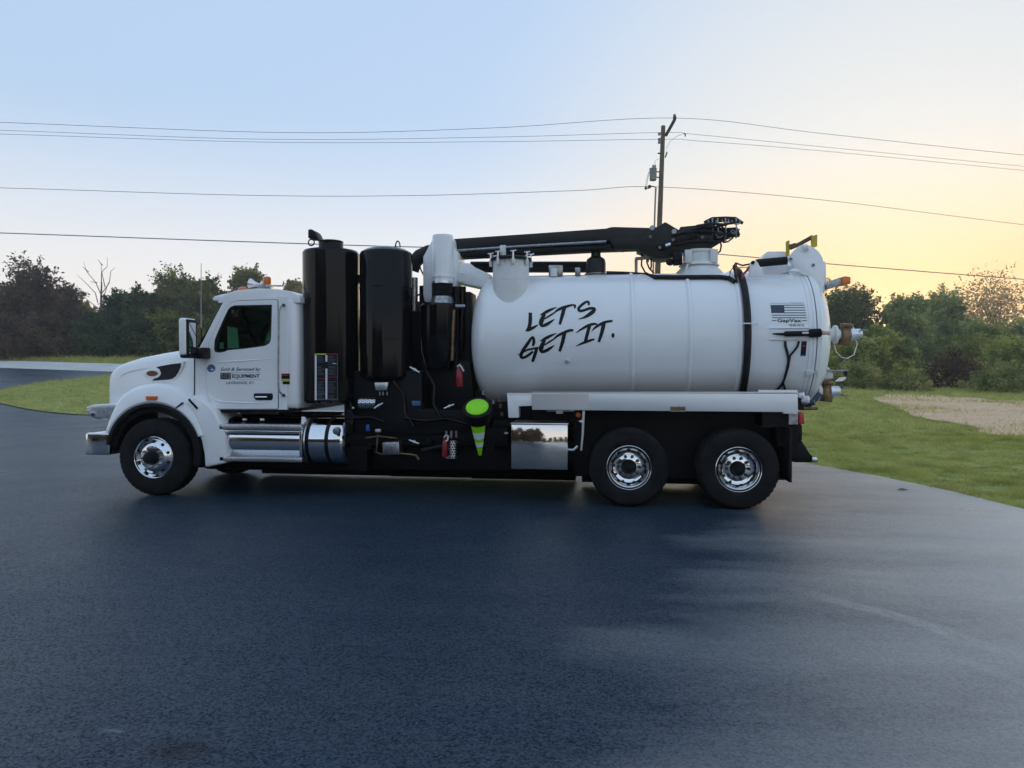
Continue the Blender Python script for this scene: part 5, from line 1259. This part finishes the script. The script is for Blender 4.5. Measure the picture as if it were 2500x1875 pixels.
# bare tree
x, y = far(243, 72); z = terrain(x, y); bt = empty('bare_tree', (x, y, z)); tag(bt, 'leafless pale tree with forked branches on the left', 'tree')
m = MB(); B = lambda a, b_: FP(a, b_, 72) - Vector((x, y, z))
m.tube([Vector((0,0,-.3)), B(247,800), B(249,730), B(251,690)], [.14,.11,.09,.07], 7)
o = m.build('trunk', 'bark_pale'); o.parent = bt
random.seed(11)
for pts in ([(251,690),(250,665),(258,650),(266,630)], [(249,720),(235,690),(220,665),(208,640)], [(250,715),(265,690),(280,665),(287,655)], [(248,740),(230,715),(208,690),(198,672)], [(251,700),(245,670),(247,645)], [(251,735),(268,706),(276,690)], [(249,760),(225,735),(205,718)], [(258,650),(250,636)], [(220,665),(206,652)], [(235,690),(222,688)]):
    o = MB().tube([B(a, b_)+Vector((0, random.uniform(-.5,.5), 0)) for a, b_ in pts], [.05-.036*i/(len(pts)-1) for i in range(len(pts))], 5).build('branch', 'bark_pale'); o.parent = bt
# wooded edge hidden behind the truck and the woods at the photographer's back
def wood(name, label, spots, leafm, seed):
    r = np.random.default_rng(seed); vs = []; fs = []; o = 0
    for i, (x, y, h, w_) in enumerate(spots):
        tb, v, f = tree_mesh(seed+i, h, w_, 42, .34, .05, 8, .1)
        v = v + np.array([x, y, terrain(x, y)]); vs.append(v); fs.append(f+o); o += len(v)
    ob = link(name, fast_mesh(name, np.concatenate(vs), np.concatenate(fs)), L[leafm]); tag(ob, label, 'woodland', kind='stuff')
sp = []
for i in range(11):
    x, y = far(660+i*125, 80+random.uniform(-4,4)); sp.append((x, y, zpx(775+random.uniform(-20,20), 80)-terrain(x,y), 8))
wood('woodland', 'continuous dark wood edge hidden behind the truck', sp, 'dark', 300)
random.seed(5); sp = []
for i in range(22):                                   # tall close wood on one side, low and distant on the other
    a = R(-150 + 54*i/21); d = random.uniform(36, 46)
    sp.append((CX+d*math.cos(a), CY-4+d*math.sin(a), random.uniform(9.5, 12.5), random.uniform(8, 10)))
for i in range(14):
    a = R(-92 + 74*i/13); d = random.uniform(70, 85)
    sp.append((CX+d*math.cos(a), CY-4+d*math.sin(a), random.uniform(5, 8), random.uniform(8, 11)))
wood('woodland', 'autumn wood at the far side of the lot, mirrored in the truck', sp, 'bronze', 400)

# ------------------------------------------------------------------ grass
def inside(poly, x, y):
    n = len(poly); ins = np.zeros(len(x), bool); j = n-1
    for i in range(n):
        xi, yi, xj, yj = poly[i][0], poly[i][1], poly[j][0], poly[j][1]
        if yi != yj:
            cnd = ((yi > y) != (yj > y)) & (x < (xj-xi)*(y-yi)/(yj-yi)+xi); ins ^= cnd
        j = i
    return ins
gm, nt, b = nodes('grass_blades')
tc = nt.nodes.new('ShaderNodeTexCoord').outputs['Object']
col = mixc(nt, mapr(nt, nz(nt, tc, .35, 4), .36, .64), (.52, .52, .13), (.64, .60, .22))
col = mixc(nt, mapr(nt, nz(nt, tc, 1.6, 4), .42, .68, 0., .75), col, (.16, .20, .05))
col = mixc(nt, mapr(nt, nz(nt, tc, 12, 2), .4, .7, 0., .5), col, (.42, .38, .17))
dif = nt.nodes.new('ShaderNodeBsdfDiffuse'); trl = nt.nodes.new('ShaderNodeBsdfTranslucent'); gmx = nt.nodes.new('ShaderNodeMixShader'); gmx.inputs[0].default_value = .45
nt.links.new(col, dif.inputs[0]); nt.links.new(col, trl.inputs[0]); nt.links.new(dif.outputs[0], gmx.inputs[1]); nt.links.new(trl.outputs[0], gmx.inputs[2])
nt.links.new(gmx.outputs[0], nt.nodes['Material Output'].inputs[0])
M['grass'] = gm
def blades(name, label, x, y, hgt, wid, off=0.0):
    n = len(x); r = rng
    z = np.array([terrain(a, b_) for a, b_ in zip(x, y)])+off
    tf = np.array([noise.noise(Vector((a*1.7, b_*2.6, 9)))+.6*noise.noise(Vector((a*4.5, b_*6, 5))) for a, b_ in zip(x, y)])
    hgt = hgt*np.clip(1+2.3*tf, .2, 3.4)
    th = r.random(n)*2*np.pi; h = hgt*(.5+r.random(n)); lean = (r.random((n,2))-.5)*h[:,None]*2.6
    wd_ = wid*(.6+.8*r.random(n))
    b0 = np.stack([x-np.cos(th)*wd_, y-np.sin(th)*wd_, z], 1); b1_ = np.stack([x+np.cos(th)*wd_, y+np.sin(th)*wd_, z], 1)
    tp = np.stack([x+lean[:,0], y+lean[:,1], z+h], 1)
    v = np.stack([b0, b1_, tp], 1).reshape(-1,3)
    o = link(name, fast_mesh(name, v, np.arange(3*n).reshape(-1,3)), 'grass'); tag(o, label, 'grass', kind='stuff')
# right-hand verge, denser close by
lot2 = [(p[0], p[1]) for p in lot]
xs_, ys_, hs_, ws_ = [], [], [], []
for (n, d0, d1, h, w_) in ((110000, 8, 20, .050, .006), (70000, 18, 36, .075, .011), (40000, 34, 62, .12, .022)):
    d = d0+(d1-d0)*rng.random(n); lat = (1850+(2760-1850)*rng.random(n)-1250)/F*d
    s, c = math.sin(YAW), math.cos(YAW); X = CX-d*s+lat*c; Yv = CY+d*c+lat*s
    k_ = ~inside(lot2, X, Yv); X, Yv = X[k_], Yv[k_]
    # mown hay patch stays thin
    nn_ = np.array([noise.noise(Vector((a*.25, b_*.25, 3))) for a, b_ in zip(X, Yv)])
    k_ = ~inside(hay, X, Yv) | (rng.random(len(X)) < .10 + .9*np.clip(nn_, 0, 1))
    xs_.append(X[k_]); ys_.append(Yv[k_]); hs_.append(h*(1+.7*nn_[k_])); ws_.append(np.full(k_.sum(), w_))
blades('grass', 'green grass verge right of the asphalt behind the truck', np.concatenate(xs_), np.concatenate(ys_), np.concatenate(hs_), np.concatenate(ws_), -.03)
n = 50000; ix = [p[0] for p in isl]; iy = [p[1] for p in isl]
X = min(ix)+(max(ix)-min(ix))*rng.random(n); Yv = min(iy)+(max(iy)-min(iy))*rng.random(n); k_ = inside(isl, X, Yv); X, Yv = X[k_], Yv[k_]
blades('grass', 'bright green grass on the rounded island left of the truck nose', X, Yv, np.full(len(X), .09), np.full(len(X), .012), .02)
n = 60000; d = 48+22*rng.random(n); lat = (-150+900*rng.random(n)-1250)/F*d
X = CX-d*math.sin(YAW)+lat*math.cos(YAW); Yv = CY+d*math.cos(YAW)+lat*math.sin(YAW)
k_ = ~inside(lot2, X, Yv) & ~inside(rd, X, Yv); X, Yv = X[k_], Yv[k_]
blades('grass', 'strip of grass between the pale road and the left wood', X, Yv, np.full(len(X), .22), np.full(len(X), .025), -.03)
# fallen leaf on the paving
g = G(2204, 1197)
lf = MB().add([(g.x-.09,g.y,g.z+.006),(g.x-.02,g.y-.05,g.z+.02),(g.x+.08,g.y-.01,g.z+.008),(g.x+.01,g.y+.05,g.z+.025),(g.x,g.y,g.z+.012)], [[0,1,4],[1,2,4],[2,3,4],[3,0,4]]).build('fallen_leaf', 'bark', None)
tag(lf, 'single dark fallen leaf on the pale asphalt by the grass edge', 'leaf')

# ------------------------------------------------------------------ thin morning mist
hm = bpy.data.materials.new('morning_haze'); hm.use_nodes = True; nt = hm.node_tree; nt.nodes.clear()
ho = nt.nodes.new('ShaderNodeOutputMaterial'); hv = nt.nodes.new('ShaderNodeVolumePrincipled')
hv.inputs['Color'].default_value = (.95, .96, .98, 1); hv.inputs['Density'].default_value = .0011; hv.inputs['Anisotropy'].default_value = .72
nt.links.new(hv.outputs[0], ho.inputs['Volume'])
hz = MB().box(-1600, 1600, -1600, 1600, -1.2, 20).build('haze', hm); hz['kind'] = 'stuff'
hz['label'] = 'thin morning mist over the whole lot and field'
